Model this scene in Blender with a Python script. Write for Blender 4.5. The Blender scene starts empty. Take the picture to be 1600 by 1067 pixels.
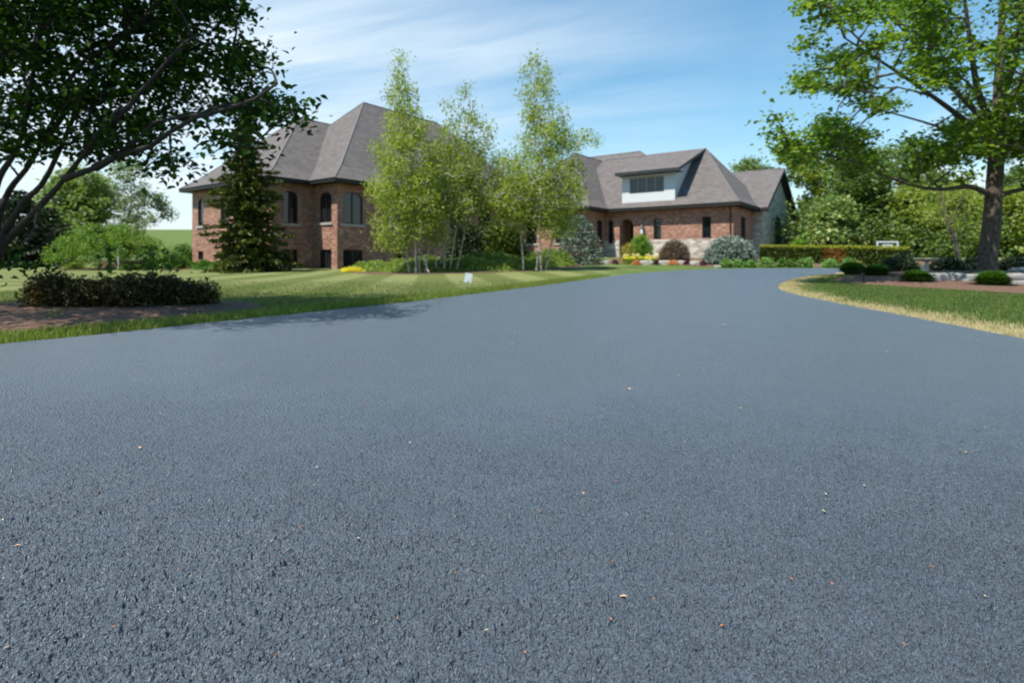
import bpy, math, random
import numpy as np
from mathutils import Vector, Matrix, noise
from mathutils.geometry import delaunay_2d_cdt
rng = np.random.default_rng(7); random.seed(7)
S = bpy.context.scene; COL = S.collection
R = math.radians
F, HZ, CH = 880.0, 405.0, 0.65          # focal length in photo pixels, horizon row, eye height

# ------------------------------------------------------------------ camera
cd = bpy.data.cameras.new('camera'); cam = bpy.data.objects.new('camera', cd); COL.objects.link(cam)
cam.location = (0, 0, CH); cam.rotation_euler = (R(90), 0, 0)
cd.sensor_width = 36; cd.lens = 36*F/1600; cd.shift_y = -(533.5-HZ)/1600
cd.clip_start = .05; cd.clip_end = 3000
cd.dof.use_dof = True; cd.dof.focus_distance = 1.25; cd.dof.aperture_fstop = 4.0; cd.dof.aperture_blades = 9
S.camera = cam
# ------------------------------------------------------------------ light
SUN_EL = R(62); SX, SY = -.73, -.68
w = bpy.data.worlds.new('World'); S.world = w; w.use_nodes = True
nt = w.node_tree; N = nt.nodes; Lk = nt.links; N.clear()
def nd(tree, kind, **kw):
    n = tree.nodes.new(kind)
    for k, v in kw.items():
        if k in ('inp',):
            for a, b in v.items(): n.inputs[a].default_value = b
        else: setattr(n, k, v)
    return n
out = nd(nt, 'ShaderNodeOutputWorld'); bg = nd(nt, 'ShaderNodeBackground'); bg.inputs['Strength'].default_value = .113
sky = nd(nt, 'ShaderNodeTexSky', sky_type='NISHITA', sun_disc=False, sun_elevation=SUN_EL, sun_rotation=math.atan2(SX, SY),
         air_density=1.35, dust_density=0.0, ozone_density=3.2, altitude=250)
tc = nd(nt, 'ShaderNodeTexCoord')
sep = nd(nt, 'ShaderNodeSeparateXYZ'); Lk.new(tc.outputs['Generated'], sep.inputs[0])
def wm(op, a, b=None, c=None, clamp=False, tree=nt):
    m = tree.nodes.new('ShaderNodeMath'); m.operation = op; m.use_clamp = clamp
    for i, v in enumerate((a, b, c)):
        if v is None: continue
        if isinstance(v, (int, float)): m.inputs[i].default_value = v
        else: tree.links.new(v, m.inputs[i])
    return m.outputs[0]
# high thin cirrus: noise on a flat layer high above the ground
zc = wm('MAXIMUM', sep.outputs[2], .03)
cx = wm('DIVIDE', sep.outputs[0], wm('ADD', zc, .12)); cy = wm('DIVIDE', sep.outputs[1], wm('ADD', zc, .12))
cmb = nd(nt, 'ShaderNodeCombineXYZ'); Lk.new(wm('ADD', wm('MULTIPLY', cx, .35), wm('MULTIPLY', cy, -.12)), cmb.inputs[0])
Lk.new(wm('ADD', wm('MULTIPLY', cy, 1.5), wm('MULTIPLY', cx, .55)), cmb.inputs[1])
n1 = nd(nt, 'ShaderNodeTexNoise', inp={'Scale': 2.3, 'Detail': 9., 'Roughness': .56, 'Distortion': .45}); Lk.new(cmb.outputs[0], n1.inputs['Vector'])
n2 = nd(nt, 'ShaderNodeTexNoise', inp={'Scale': .6, 'Detail': 3., 'Roughness': .5}); Lk.new(cmb.outputs[0], n2.inputs['Vector'])
# more of it towards the left (west) of the view
side = wm('MULTIPLY_ADD', sep.outputs[0], -1.15, .42, clamp=True)
cir = wm('MULTIPLY', wm('MULTIPLY_ADD', wm('ADD', wm('MULTIPLY', n1.outputs[0], .6), wm('MULTIPLY', n2.outputs[0], .5)), 3.8, -1.52, clamp=True), wm('MULTIPLY_ADD', side, .85, .10), clamp=True)
cir = wm('ADD', cir, wm('MULTIPLY', side, .22), clamp=True)
cir = wm('MULTIPLY', cir, wm('MULTIPLY_ADD', sep.outputs[2], 6., .25, clamp=True))
cir = wm('MULTIPLY', cir, wm('MULTIPLY', wm('MULTIPLY_ADD', sep.outputs[1], 3., .2, clamp=True), wm('MULTIPLY_ADD', sep.outputs[2], -3.2, 2.1, clamp=True)))
# a low bank of cumulus to the right
nv = nd(nt, 'ShaderNodeTexNoise', inp={'Scale': 7., 'Detail': 6., 'Roughness': .6}); Lk.new(tc.outputs['Generated'], nv.inputs['Vector'])
low = wm('MULTIPLY', wm('MULTIPLY_ADD', sep.outputs[2], -7., 1.75, clamp=True), wm('MULTIPLY_ADD', sep.outputs[0], 7., -3.4, clamp=True))
cum = wm('MULTIPLY', wm('MULTIPLY_ADD', nv.outputs[0], 9., -4.0, clamp=True), low)
cl = wm('MAXIMUM', cir, cum)
mx = nd(nt, 'ShaderNodeMixRGB'); Lk.new(cl, mx.inputs[0])
hs = nd(nt, 'ShaderNodeHueSaturation', inp={'Hue': .488, 'Saturation': 1.22, 'Value': 1.0}); Lk.new(sky.outputs[0], hs.inputs['Color'])
hz_ = nd(nt, 'ShaderNodeMixRGB'); Lk.new(wm('MULTIPLY', wm('MULTIPLY_ADD', sep.outputs[2], -7., 1., clamp=True), .8), hz_.inputs[0]); Lk.new(hs.outputs[0], hz_.inputs[1]); hz_.inputs[2].default_value = (3.5, 4.6, 5.5, 1)
Lk.new(hz_.outputs[0], mx.inputs[1]); mx.inputs[2].default_value = (5.7, 6.4, 6.9, 1)
Lk.new(mx.outputs[0], bg.inputs['Color']); Lk.new(bg.outputs[0], out.inputs[0])
sl = bpy.data.lights.new('sun', 'SUN'); sun = bpy.data.objects.new('sun', sl); COL.objects.link(sun)
sl.energy = 5.0; sl.angle = R(.5); sl.color = (1, .95, .87)
sdir = Vector((SX*math.cos(SUN_EL), SY*math.cos(SUN_EL), math.sin(SUN_EL))).normalized()
sun.rotation_euler = sdir.to_track_quat('Z', 'Y').to_euler()
S.view_settings.view_transform = 'Standard'; S.view_settings.look = 'None'
S.view_settings.exposure = 0.55; S.view_settings.gamma = 1

# ------------------------------------------------------------------ terrain
def sst(a, b, x):
    t = np.clip((x-a)/(b-a), 0, 1); return t*t*(3-2*t)
def T(x, y):
    x = np.asarray(x, float); y = np.asarray(y, float)
    right = sum(np.interp(y+o, [0, 14, 21, 28, 34, 38, 60, 200, 600], [0, 0, .05, .17, .48, .74, .95, 2.2, 4]) for o in (-1.5, 0, 1.5))/3
    left = sum(np.interp(y+o, [0, 28, 38, 46, 62, 90, 125, 200, 600], [0, 0, .32, .38, .7, 4.0, 7.3, 8.6, 9]) for o in (-3, 0, 3))/3
    wr = sst(-7, 4, x)
    isl = .24*np.exp(-(((x-13.5)/4.2)**2+((y-16.3)/3.0)**2))
    return wr*right+(1-wr)*left+isl*sst(10, 14, y)
def P(px, d, z=None):
    x = (px-800)/F*d
    return Vector((x, d, float(T(x, d)) if z is None else z))
def PY(px, py, d): return Vector(((px-800)/F*d, d, CH-(py-HZ)/F*d))
def G(px, py):                       # the ground point behind a photo pixel
    lo = None; d = .5
    while d < 300:
        if CH-(py-HZ)/F*d < float(T((px-800)/F*d, d)):
            a, b = d/1.02, d
            for _ in range(24):
                m = (a+b)/2
                if CH-(py-HZ)/F*m < float(T((px-800)/F*m, m)): b = m
                else: a = m
            return Vector(((px-800)/F*b, b, float(T((px-800)/F*b, b))))
        d *= 1.02
    return P(px, 200)

# ------------------------------------------------------------------ materials
def mat(name):
    m = bpy.data.materials.new(name); m.use_nodes = True
    return m, m.node_tree, m.node_tree.nodes['Principled BSDF']
def link(t, a, b): t.links.new(a, b)
def ramp(t, fac, stops):
    r = t.nodes.new('ShaderNodeValToRGB'); e = r.color_ramp.elements
    while len(e) < len(stops): e.new(.5)
    for q, (p, c) in zip(e, stops): q.position = p; q.color = (*c, 1)
    t.links.new(fac, r.inputs[0]); return r.outputs[0]
def tnoise(t, scale, detail=4., rough=.55, vec=None, kind='ShaderNodeTexNoise'):
    n = t.nodes.new(kind); n.inputs['Scale'].default_value = scale
    if 'Detail' in n.inputs: n.inputs['Detail'].default_value = detail
    if kind == 'ShaderNodeTexNoise': n.inputs['Roughness'].default_value = rough
    if vec is None:
        g = t.nodes.new('ShaderNodeNewGeometry'); vec = g.outputs['Position']
    t.links.new(vec, n.inputs['Vector']); return n
def mixc(t, fac, a, b, mode='MIX'):
    m = t.nodes.new('ShaderNodeMixRGB'); m.blend_type = mode
    for i, v in enumerate((fac, a, b)):
        if isinstance(v, (int, float)): m.inputs[i].default_value = v
        elif isinstance(v, tuple): m.inputs[i].default_value = (*v, 1)
        else: t.links.new(v, m.inputs[i])
    return m.outputs[0]
def bump(t, b, h, strength, dist):
    n = t.nodes.new('ShaderNodeBump'); n.inputs['Strength'].default_value = strength; n.inputs['Distance'].default_value = dist
    t.links.new(h, n.inputs['Height']); t.links.new(n.outputs[0], b.inputs['Normal'])
def simple(name, c, rough=.6, var=.25, scale=8, spec=.5, metal=0):
    m, t, b = mat(name); n = tnoise(t, scale)
    link(t, ramp(t, n.outputs[0], [(.3, tuple(v*(1-var) for v in c)), (.7, tuple(v*(1+var) for v in c))]), b.inputs['Base Color'])
    b.inputs['Roughness'].default_value = rough; b.inputs['Specular IOR Level'].default_value = spec; b.inputs['Metallic'].default_value = metal
    return m
def leaf(name, c1, c2, trans=.35, c3=None, rough=.5, spec=.35):
    m, t, b = mat(name); g = t.nodes.new('ShaderNodeNewGeometry')
    st = [(0, c1), (1, c2)] if c3 is None else [(0, c1), (.72, c2), (1, c3)]
    col = ramp(t, g.outputs['Random Per Island'], st)
    n = tnoise(t, 1.1, 2)
    col = mixc(t, 1., col, ramp(t, n.outputs[0], [(.3, (.8, .8, .8)), (.7, (1.15, 1.15, 1.1))]), 'MULTIPLY')
    link(t, col, b.inputs['Base Color']); b.inputs['Roughness'].default_value = rough; b.inputs['Specular IOR Level'].default_value = spec
    tr = t.nodes.new('ShaderNodeBsdfTranslucent'); link(t, mixc(t, 1., col, (1.25, 1.35, .6), 'MULTIPLY'), tr.inputs[0])
    ms = t.nodes.new('ShaderNodeMixShader'); ms.inputs[0].default_value = trans
    link(t, b.outputs[0], ms.inputs[1]); link(t, tr.outputs[0], ms.inputs[2]); link(t, ms.outputs[0], t.nodes['Material Output'].inputs[0])
    return m
M = {}
M['bark'] = simple('bark', (.030, .024, .020), .9, .5, 14)
M['bark_brown'] = simple('bark_brown', (.085, .066, .050), .9, .5, 12)
for k in ('bark', 'bark_brown'):
    t = M[k].node_tree; b = t.nodes['Principled BSDF']
    mp = t.nodes.new('ShaderNodeMapping'); mp.inputs['Scale'].default_value = (1, 1, .18); g = t.nodes.new('ShaderNodeNewGeometry')
    link(t, g.outputs['Position'], mp.inputs[0]); n = tnoise(t, 30, 6, .6, mp.outputs[0]); bump(t, b, n.outputs[0], 1., .03)
m, t, b = mat('birch_bark'); M['birch_bark'] = m
mp = t.nodes.new('ShaderNodeMapping'); mp.inputs['Scale'].default_value = (1, 1, 4); g = t.nodes.new('ShaderNodeNewGeometry'); link(t, g.outputs['Position'], mp.inputs[0])
n = tnoise(t, 3.5, 4, .6, mp.outputs[0]); link(t, ramp(t, n.outputs[0], [(.36, (.07, .05, .04)), (.46, (.36, .30, .24)), (.75, (.66, .61, .54))]), b.inputs['Base Color']); b.inputs['Roughness'].default_value = .8
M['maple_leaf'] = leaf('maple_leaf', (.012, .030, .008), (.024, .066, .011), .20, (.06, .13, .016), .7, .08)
M['shade_leaf'] = leaf('shade_leaf', (.048, .10, .012), (.15, .245, .03), .46, (.28, .37, .065))
M['birch_leaf'] = leaf('birch_leaf', (.19, .245, .03), (.33, .385, .075), .52, (.38, .43, .12))
M['birch_leaf_dull'] = leaf('birch_leaf_dull', (.18, .235, .045), (.31, .37, .09), .5)
M['willow_leaf'] = leaf('willow_leaf', (.13, .19, .06), (.22, .29, .10), .4)
M['pale_leaf'] = leaf('pale_leaf', (.13, .18, .10), (.23, .28, .17), .35)
M['weep_leaf'] = leaf('weep_leaf', (.11, .20, .028), (.24, .36, .06), .4)
M['wood_leaf'] = leaf('wood_leaf', (.07, .12, .03), (.15, .215, .05), .4)
M['wood_leaf_light'] = leaf('wood_leaf_light', (.17, .225, .035), (.29, .34, .075), .45)
M['dogwood_leaf'] = leaf('dogwood_leaf', (.10, .18, .05), (.20, .29, .08), .35, (.55, .52, .26))
M['bush_leaf'] = leaf('bush_leaf', (.06, .13, .015), (.12, .23, .03), .25)
M['bright_bush_leaf'] = leaf('bright_bush_leaf', (.10, .23, .014), (.20, .36, .03), .3)
M['yew_leaf'] = leaf('yew_leaf', (.045, .075, .010), (.12, .17, .018), .2)
M['yew_tip'] = leaf('yew_tip', (.22, .25, .02), (.36, .36, .04), .25)
M['dead_leaf'] = leaf('dead_leaf', (.26, .12, .035), (.48, .24, .06), .2)
M['twig'] = leaf('twig', (.14, .095, .065), (.30, .22, .15), .1)
M['spruce_needle'] = leaf('spruce_needle', (.030, .050, .013), (.095, .120, .022), .15, (.20, .21, .035))
M['blue_needle'] = leaf('blue_needle', (.15, .205, .175), (.34, .41, .37), .1)
M['dark_needle'] = leaf('dark_needle', (.020, .040, .018), (.045, .075, .028), .1)
M['barberry_leaf'] = leaf('barberry_leaf', (.036, .030, .011), (.078, .060, .016), .18, (.18, .12, .02))
M['cover_leaf'] = leaf('cover_leaf', (.15, .225, .04), (.31, .39, .09), .35)
M['cover_leaf_dark'] = leaf('cover_leaf_dark', (.10, .17, .035), (.21, .29, .06), .3)
M['yellow_leaf'] = leaf('yellow_leaf', (.30, .27, .04), (.42, .36, .07), .3)
M['lily_leaf'] = leaf('lily_leaf', (.06, .15, .02), (.13, .25, .04), .35)
M['daisy_leaf'] = leaf('daisy_leaf', (.11, .24, .05), (.22, .36, .09), .25)
M['yellow_petal'] = leaf('yellow_petal', (.70, .60, .03), (.85, .75, .10), .3)
M['cream_petal'] = leaf('cream_petal', (.75, .65, .35), (.85, .80, .55), .3)
M['coral_leaf'] = leaf('coral_leaf', (.62, .25, .10), (.80, .40, .20), .3)
M['purple_leaf'] = leaf('purple_leaf', (.05, .015, .025), (.10, .03, .045), .2)
M['grass'] = leaf('grass', (.11, .155, .022), (.21, .26, .045), .35, (.34, .35, .09))
M['grass_short'] = leaf('grass_short', (.135, .175, .045), (.23, .265, .09), .3)
M['island_grass'] = leaf('island_grass', (.065, .115, .022), (.12, .18, .04), .3, (.20, .22, .07))
M['dry_grass'] = leaf('dry_grass', (.36, .30, .15), (.56, .46, .27), .25, (.25, .28, .09))
M['bronze'] = simple('bronze', (.014, .012, .010), .6, .15, 4)
M['slate_trim'] = simple('slate_trim', (.018, .021, .024), .6, .1, 4)
M['frame'] = simple('window_frame', (.028, .026, .024), .4, .1, 4)
M['tan_frame'] = simple('tan_frame', (.42, .33, .26), .5, .1, 4)
M['limestone'] = simple('limestone', (.40, .37, .33), .85, .2, 9)
M['boulder'] = simple('boulder', (.29, .275, .255), .9, .35, 7)
M['white'] = simple('white_paint', (.62, .66, .70), .5, .05, 6)
M['sign_face'] = simple('sign_face', (.84, .88, .90), .45, .06, 25)
M['black'] = simple('black_metal', (.02, .02, .02), .5, .2, 9)
M['pale_post'] = simple('pale_post', (.40, .42, .42), .7, .1, 9)
M['wood_door'] = simple('wood_door', (.16, .075, .035), .5, .3, 9)
m, t, b = mat('glass'); M['glass'] = m; M['ridge_cap'] = simple('ridge_cap', (.165, .152, .147), .9, .15, 9); M['gutter'] = simple('gutter', (.10, .085, .075), .5, .1, 5)
n = tnoise(t, .8, 2); link(t, ramp(t, n.outputs[0], [(.3, (.006, .008, .010)), (.7, (.020, .022, .024))]), b.inputs['Base Color'])
b.inputs['Roughness'].default_value = .04; b.inputs['Specular IOR Level'].default_value = .6; bump(t, b, tnoise(t, 1.2, 1).outputs[0], .12, .02)

def brickmat(name, c1, c2, c3, bw, bh, mort, bmp, pale=None):
    m, t, b = mat(name); uv = t.nodes.new('ShaderNodeUVMap')
    br = t.nodes.new('ShaderNodeTexBrick'); link(t, uv.outputs[0], br.inputs['Vector'])
    br.inputs['Scale'].default_value = 1; br.inputs['Brick Width'].default_value = bw; br.inputs['Row Height'].default_value = bh
    br.inputs['Mortar Size'].default_value = bh*.09; br.inputs['Bias'].default_value = -.1
    br.inputs['Color1'].default_value = (0, 0, 0, 1); br.inputs['Color2'].default_value = (1, 1, 1, 1); br.inputs['Mortar'].default_value = (.5, .5, .5, 1)
    st = [(0, c1), (.55, c2), (.86, c3)] + ([(.97, pale)] if pale else [])
    col = ramp(t, br.outputs['Color'], st)
    n = tnoise(t, 2.2, 5, .6); col = mixc(t, 1., col, ramp(t, n.outputs[0], [(.3, (.8, .8, .8)), (.7, (1.18, 1.15, 1.12))]), 'MULTIPLY')
    col = mixc(t, br.outputs['Fac'], col, mort)
    link(t, col, b.inputs['Base Color']); b.inputs['Roughness'].default_value = .9; b.inputs['Specular IOR Level'].default_value = .2
    inv = wm('SUBTRACT', 1., br.outputs['Fac'], tree=t); h = wm('ADD', inv, wm('MULTIPLY', tnoise(t, 40, 4).outputs[0], .5, tree=t), tree=t)
    bump(t, b, h, .8, bmp); return m
M['brick'] = brickmat('brick', (.25, .115, .078), (.37, .185, .128), (.47, .275, .20), .21, .075, (.34, .27, .22), .01, (.55, .42, .34))
M['fieldstone'] = brickmat('fieldstone', (.34, .29, .24), (.53, .47, .40), (.68, .62, .55), .42, .16, (.42, .38, .33), .03)
M['gable_stone'] = brickmat('gable_stone', (.36, .345, .29), (.58, .55, .46), (.72, .69, .60), .36, .13, (.30, .28, .25), .03)
M['shingle'] = brickmat('shingle', (.125, .112, .108), (.145, .13, .125), (.165, .15, .143), .30, .14, (.12, .107, .10), .012)
m, t, b = mat('siding'); M['siding'] = m
uv = t.nodes.new('ShaderNodeUVMap'); sp = t.nodes.new('ShaderNodeSeparateXYZ'); link(t, uv.outputs[0], sp.inputs[0])
saw = wm('FRACT', wm('MULTIPLY', sp.outputs[1], 6.5, tree=t), tree=t)
link(t, ramp(t, saw, [(0, (.25, .26, .26)), (.10, (.56, .57, .57)), (1, (.60, .61, .61))]), b.inputs['Base Color']); b.inputs['Roughness'].default_value = .6
bump(t, b, wm('SUBTRACT', 1., saw, tree=t), .6, .02)

# asphalt with a blue grey seal coat over coarse aggregate
m, t, b = mat('asphalt'); M['asphalt'] = m
g = t.nodes.new('ShaderNodeNewGeometry'); pos = g.outputs['Position']
v1 = tnoise(t, 85, kind='ShaderNodeTexVoronoi', vec=pos); v1.feature = 'F1'
v2 = tnoise(t, 170, kind='ShaderNodeTexVoronoi', vec=pos)
nf = tnoise(t, 260, 5, .65, pos); nm = tnoise(t, 22, 5, .6, pos); nl = tnoise(t, .55, 4, .55, pos); nb = tnoise(t, 3.1, 5, .6, pos)
base = ramp(t, nl.outputs[0], [(.3, (.078, .102, .128)), (.7, (.090, .116, .143))])
base = mixc(t, .55, base, ramp(t, nb.outputs[0], [(.3, (.072, .096, .121)), (.7, (.098, .125, .153))]))
base = mixc(t, 1., base, ramp(t, v1.outputs['Color'], [(0, (.82, .82, .82)), (1, (1.2, 1.2, 1.2))]), 'MULTIPLY')
base = mixc(t, 1., base, ramp(t, nf.outputs[0], [(.34, (.55, .55, .56)), (.5, (1, 1, 1)), (.68, (1.45, 1.45, 1.45))]), 'MULTIPLY')
link(t, base, b.inputs['Base Color'])
b.inputs['Roughness'].default_value = .36; b.inputs['Specular IOR Level'].default_value = .62
hh = wm('ADD', wm('MULTIPLY', v1.outputs['Distance'], -1.1, tree=t), wm('ADD', wm('MULTIPLY', nf.outputs[0], .7, tree=t), wm('ADD', wm('MULTIPLY', v2.outputs['Distance'], -.6, tree=t), wm('MULTIPLY', nm.outputs[0], 1.4, tree=t), tree=t), tree=t), tree=t)
bump(t, b, hh, 1.0, .0050)

# mown lawn with faint mower stripes; dry tan rim where the attribute says so
m, t, b = mat('lawn'); M['lawn'] = m
g = t.nodes.new('ShaderNodeNewGeometry'); pos = g.outputs['Position']
def stripes(rot, dirn):
    mp = t.nodes.new('ShaderNodeMapping'); mp.inputs['Rotation'].default_value = (0, 0, R(rot)); link(t, pos, mp.inputs[0])
    wv = t.nodes.new('ShaderNodeTexWave'); wv.wave_type = 'BANDS'; wv.bands_direction = dirn; wv.inputs['Scale'].default_value = .15; wv.inputs['Distortion'].default_value = .9; wv.inputs['Detail'].default_value = 2; wv.inputs['Detail Scale'].default_value = .5
    link(t, mp.outputs[0], wv.inputs['Vector']); return ramp(t, wv.outputs[1], [(.40, (.105, .128, .036)), (.60, (.205, .218, .088))])
sx_ = t.nodes.new('ShaderNodeSeparateXYZ'); link(t, pos, sx_.inputs[0])
c = mixc(t, wm('MULTIPLY_ADD', sx_.outputs[0], -.5, -6., clamp=True, tree=t), stripes(-8, 'X'), stripes(6, 'Y'))
nn = tnoise(t, .5, 6, .6, pos); c = mixc(t, .3, c, ramp(t, nn.outputs[0], [(.35, (.11, .14, .036)), (.65, (.215, .22, .09))]))
nn2 = tnoise(t, 14, 6, .7, pos); c = mixc(t, 1., c, ramp(t, nn2.outputs[0], [(.3, (.6, .65, .6)), (.5, (1, 1, 1)), (.72, (1.4, 1.35, 1.2))]), 'MULTIPLY')
at = t.nodes.new('ShaderNodeAttribute'); at.attribute_name = 'lush'; c = mixc(t, at.outputs['Fac'], c, mixc(t, nn2.outputs[0], (.062, .108, .024), (.115, .168, .045)))
at = t.nodes.new('ShaderNodeAttribute'); at.attribute_name = 'dry'; dm = wm('MULTIPLY_ADD', tnoise(t, 1.7, 5, .65, pos).outputs[0], 1.4, -.7, tree=t)
dry = wm('ADD', at.outputs['Fac'], wm('MULTIPLY', dm, wm('MULTIPLY', at.outputs['Fac'], 1.5, tree=t), tree=t), clamp=True, tree=t)
c = mixc(t, dry, c, (.43, .35, .22)); link(t, c, b.inputs['Base Color']); b.inputs['Roughness'].default_value = 1; b.inputs['Specular IOR Level'].default_value = .1
bump(t, b, nn2.outputs[0], 1, .05)
m, t, b = mat('mulch'); M['mulch'] = m
g = t.nodes.new('ShaderNodeNewGeometry'); v = tnoise(t, 26, kind='ShaderNodeTexVoronoi', vec=g.outputs['Position']); nn = tnoise(t, 30, 6, .7)
c = ramp(t, v.outputs['Color'], [(0, (.036, .018, .010)), (.6, (.088, .042, .026)), (1, (.18, .10, .062))]); link(t, c, b.inputs['Base Color'])
b.inputs['Roughness'].default_value = .95; bump(t, b, nn.outputs[0], 1, .04)

# ------------------------------------------------------------------ object helpers
def tag(o, label=None, cat=None, group=None, kind=None):
    if label: o['label'] = label
    if cat: o['category'] = cat
    if group: o['group'] = group
    if kind: o['kind'] = kind
    return o
def empty(name, loc, label, cat, group=None):
    o = bpy.data.objects.new(name, None); o.location = loc; o.empty_display_size = .2; COL.objects.link(o)
    return tag(o, label, cat, group)
def attach(o, parent):
    if parent is not None:
        o.parent = parent; loc = parent.location if parent.type == 'EMPTY' else Vector()
        o.matrix_parent_inverse = Matrix.Translation(-Vector(loc))
def meshobj(name, V, Fc, m, parent=None, smooth=False, uv=None):
    """V: n x 3 array in world metres, Fc: array of triangles/quads or list of them."""
    me = bpy.data.meshes.new(name); V = np.asarray(V, np.float32)
    if isinstance(Fc, np.ndarray):
        n, k = Fc.shape
        me.vertices.add(len(V)); me.vertices.foreach_set('co', V.ravel())
        me.loops.add(n*k); me.loops.foreach_set('vertex_index', Fc.astype(np.int32).ravel())
        me.polygons.add(n); me.polygons.foreach_set('loop_start', np.arange(0, n*k, k, dtype=np.int32))
        try: me.polygons.foreach_set('loop_total', np.full(n, k, np.int32))
        except Exception: pass
        me.update(calc_edges=True)
    else: me.from_pydata([tuple(map(float, v)) for v in V], [], Fc)
    if uv is not None:
        l = me.uv_layers.new(name='UVMap'); l.data.foreach_set('uv', np.asarray(uv, np.float32).ravel())
    if smooth: me.polygons.foreach_set('use_smooth', np.ones(len(me.polygons), bool))
    for q in (m if isinstance(m, list) else [m]): me.materials.append(q)
    me.validate(); me.update()
    o = bpy.data.objects.new(name, me); COL.objects.link(o); attach(o, parent); return o
class MB:
    def __init__(s): s.V = []; s.F = []; s.U = []
    def face(s, pts, uvs=None):
        i = len(s.V); s.V += [tuple(p) for p in pts]; s.F.append(list(range(i, i+len(pts))))
        s.U += list(uvs) if uvs is not None else [(0, 0)]*len(pts)
    def box(s, o, a, b, c):                       # corner o, edge vectors
        o, a, b, c = map(Vector, (o, a, b, c)); la, lb, lc = a.length, b.length, c.length
        for p, e, f in ((o, b, a), (o+c, a, b), (o, a, c), (o+b, c, a), (o, c, b), (o+a, b, c)):
            s.face([p, p+e, p+e+f, p+f], [(0, 0), (e.length, 0), (e.length, f.length), (0, f.length)])
    def tube(s, pts, rad, n=8, cap=True):
        i0 = len(s.V); pts = [Vector(p) for p in pts]; m_ = len(pts)
        for k, p in enumerate(pts):
            d = (pts[min(k+1, m_-1)]-pts[max(k-1, 0)]).normalized(); a = d.orthogonal().normalized() if k == 0 else (a-a.dot(d)*d).normalized()
            bb = d.cross(a); r = rad[k] if hasattr(rad, '__len__') else rad
            for j in range(n):
                q = 2*math.pi*j/n; s.V.append(tuple(p+(a*math.cos(q)+bb*math.sin(q))*r))
        for k in range(m_-1):
            for j in range(n):
                f = [i0+k*n+j, i0+k*n+(j+1) % n, i0+(k+1)*n+(j+1) % n, i0+(k+1)*n+j]; s.F.append(f); s.U += [(0, 0)]*4
        if cap:
            for k, rev in ((0, True), (m_-1, False)):
                f = [i0+k*n+j for j in range(n)]; s.F.append(f[::-1] if rev else f); s.U += [(0, 0)]*n
    def build(s, name, m, parent=None, smooth=False):
        return meshobj(name, s.V, s.F, m, parent, smooth, s.U)
def drape(name, poly, step, dz, m, parent=None, mound=0, kind='structure', jit=0):
    """A sheet over the terrain inside polygon poly."""
    poly = [(float(x), float(y)) for x, y in poly]; pp = []
    for i, a in enumerate(poly):
        b = poly[(i+1) % len(poly)]; n = max(1, int(math.hypot(b[0]-a[0], b[1]-a[1])/step))
        for k in range(n): pp.append((a[0]+(b[0]-a[0])*k/n, a[1]+(b[1]-a[1])*k/n))
    if jit: pp = [(x+jit*noise.noise(Vector((x*2.2, y*2.2, 3))), y+jit*noise.noise(Vector((x*2.2, y*2.2, 9)))) for x, y in pp]
    A = np.array(pp); x0, y0 = A.min(0); x1, y1 = A.max(0)
    gx, gy = np.meshgrid(np.arange(x0+step*.5, x1, step), np.arange(y0+step*.5, y1, step)); Q = np.stack([gx.ravel(), gy.ravel()], 1)
    Q = Q[inside(Q, A)]; Q = Q[polydist(Q, np.vstack([A, A[:1]])) > step*.35]
    allp = [Vector(p) for p in pp]+[Vector(q) for q in Q]; n = len(pp)
    vs, _, fs, *_ = delaunay_2d_cdt(allp, [(i, (i+1) % n) for i in range(n)], [list(range(n))], 1, 1e-5)
    V = np.array([(v.x, v.y) for v in vs]); z = T(V[:, 0], V[:, 1])+dz
    if mound: z = z+mound*np.clip(polydist(V, np.vstack([A, A[:1]]))/.7, 0, 1)**.7
    o = meshobj(name, np.column_stack([V, z]), [list(f) for f in fs], m, parent, True)
    if kind: o['kind'] = kind
    return o
def inside(Q, A):
    r = np.zeros(len(Q), bool); j = len(A)-1
    for i in range(len(A)):
        xi, yi = A[i]; xj, yj = A[j]
        if yi != yj: r ^= ((yi > Q[:, 1]) != (yj > Q[:, 1])) & (Q[:, 0] < (xj-xi)*(Q[:, 1]-yi)/(yj-yi)+xi)
        j = i
    return r
def polydist(Q, A):
    A = np.asarray(A, float); d = np.full(len(Q), 1e9)
    for i in range(len(A)-1):
        a, b = A[i], A[i+1]; e = b-a; L2 = max(e@e, 1e-12); t_ = np.clip(((Q-a)@e)/L2, 0, 1)
        d = np.minimum(d, np.hypot(*((Q-a-t_[:, None]*e).T)))
    return d

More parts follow.
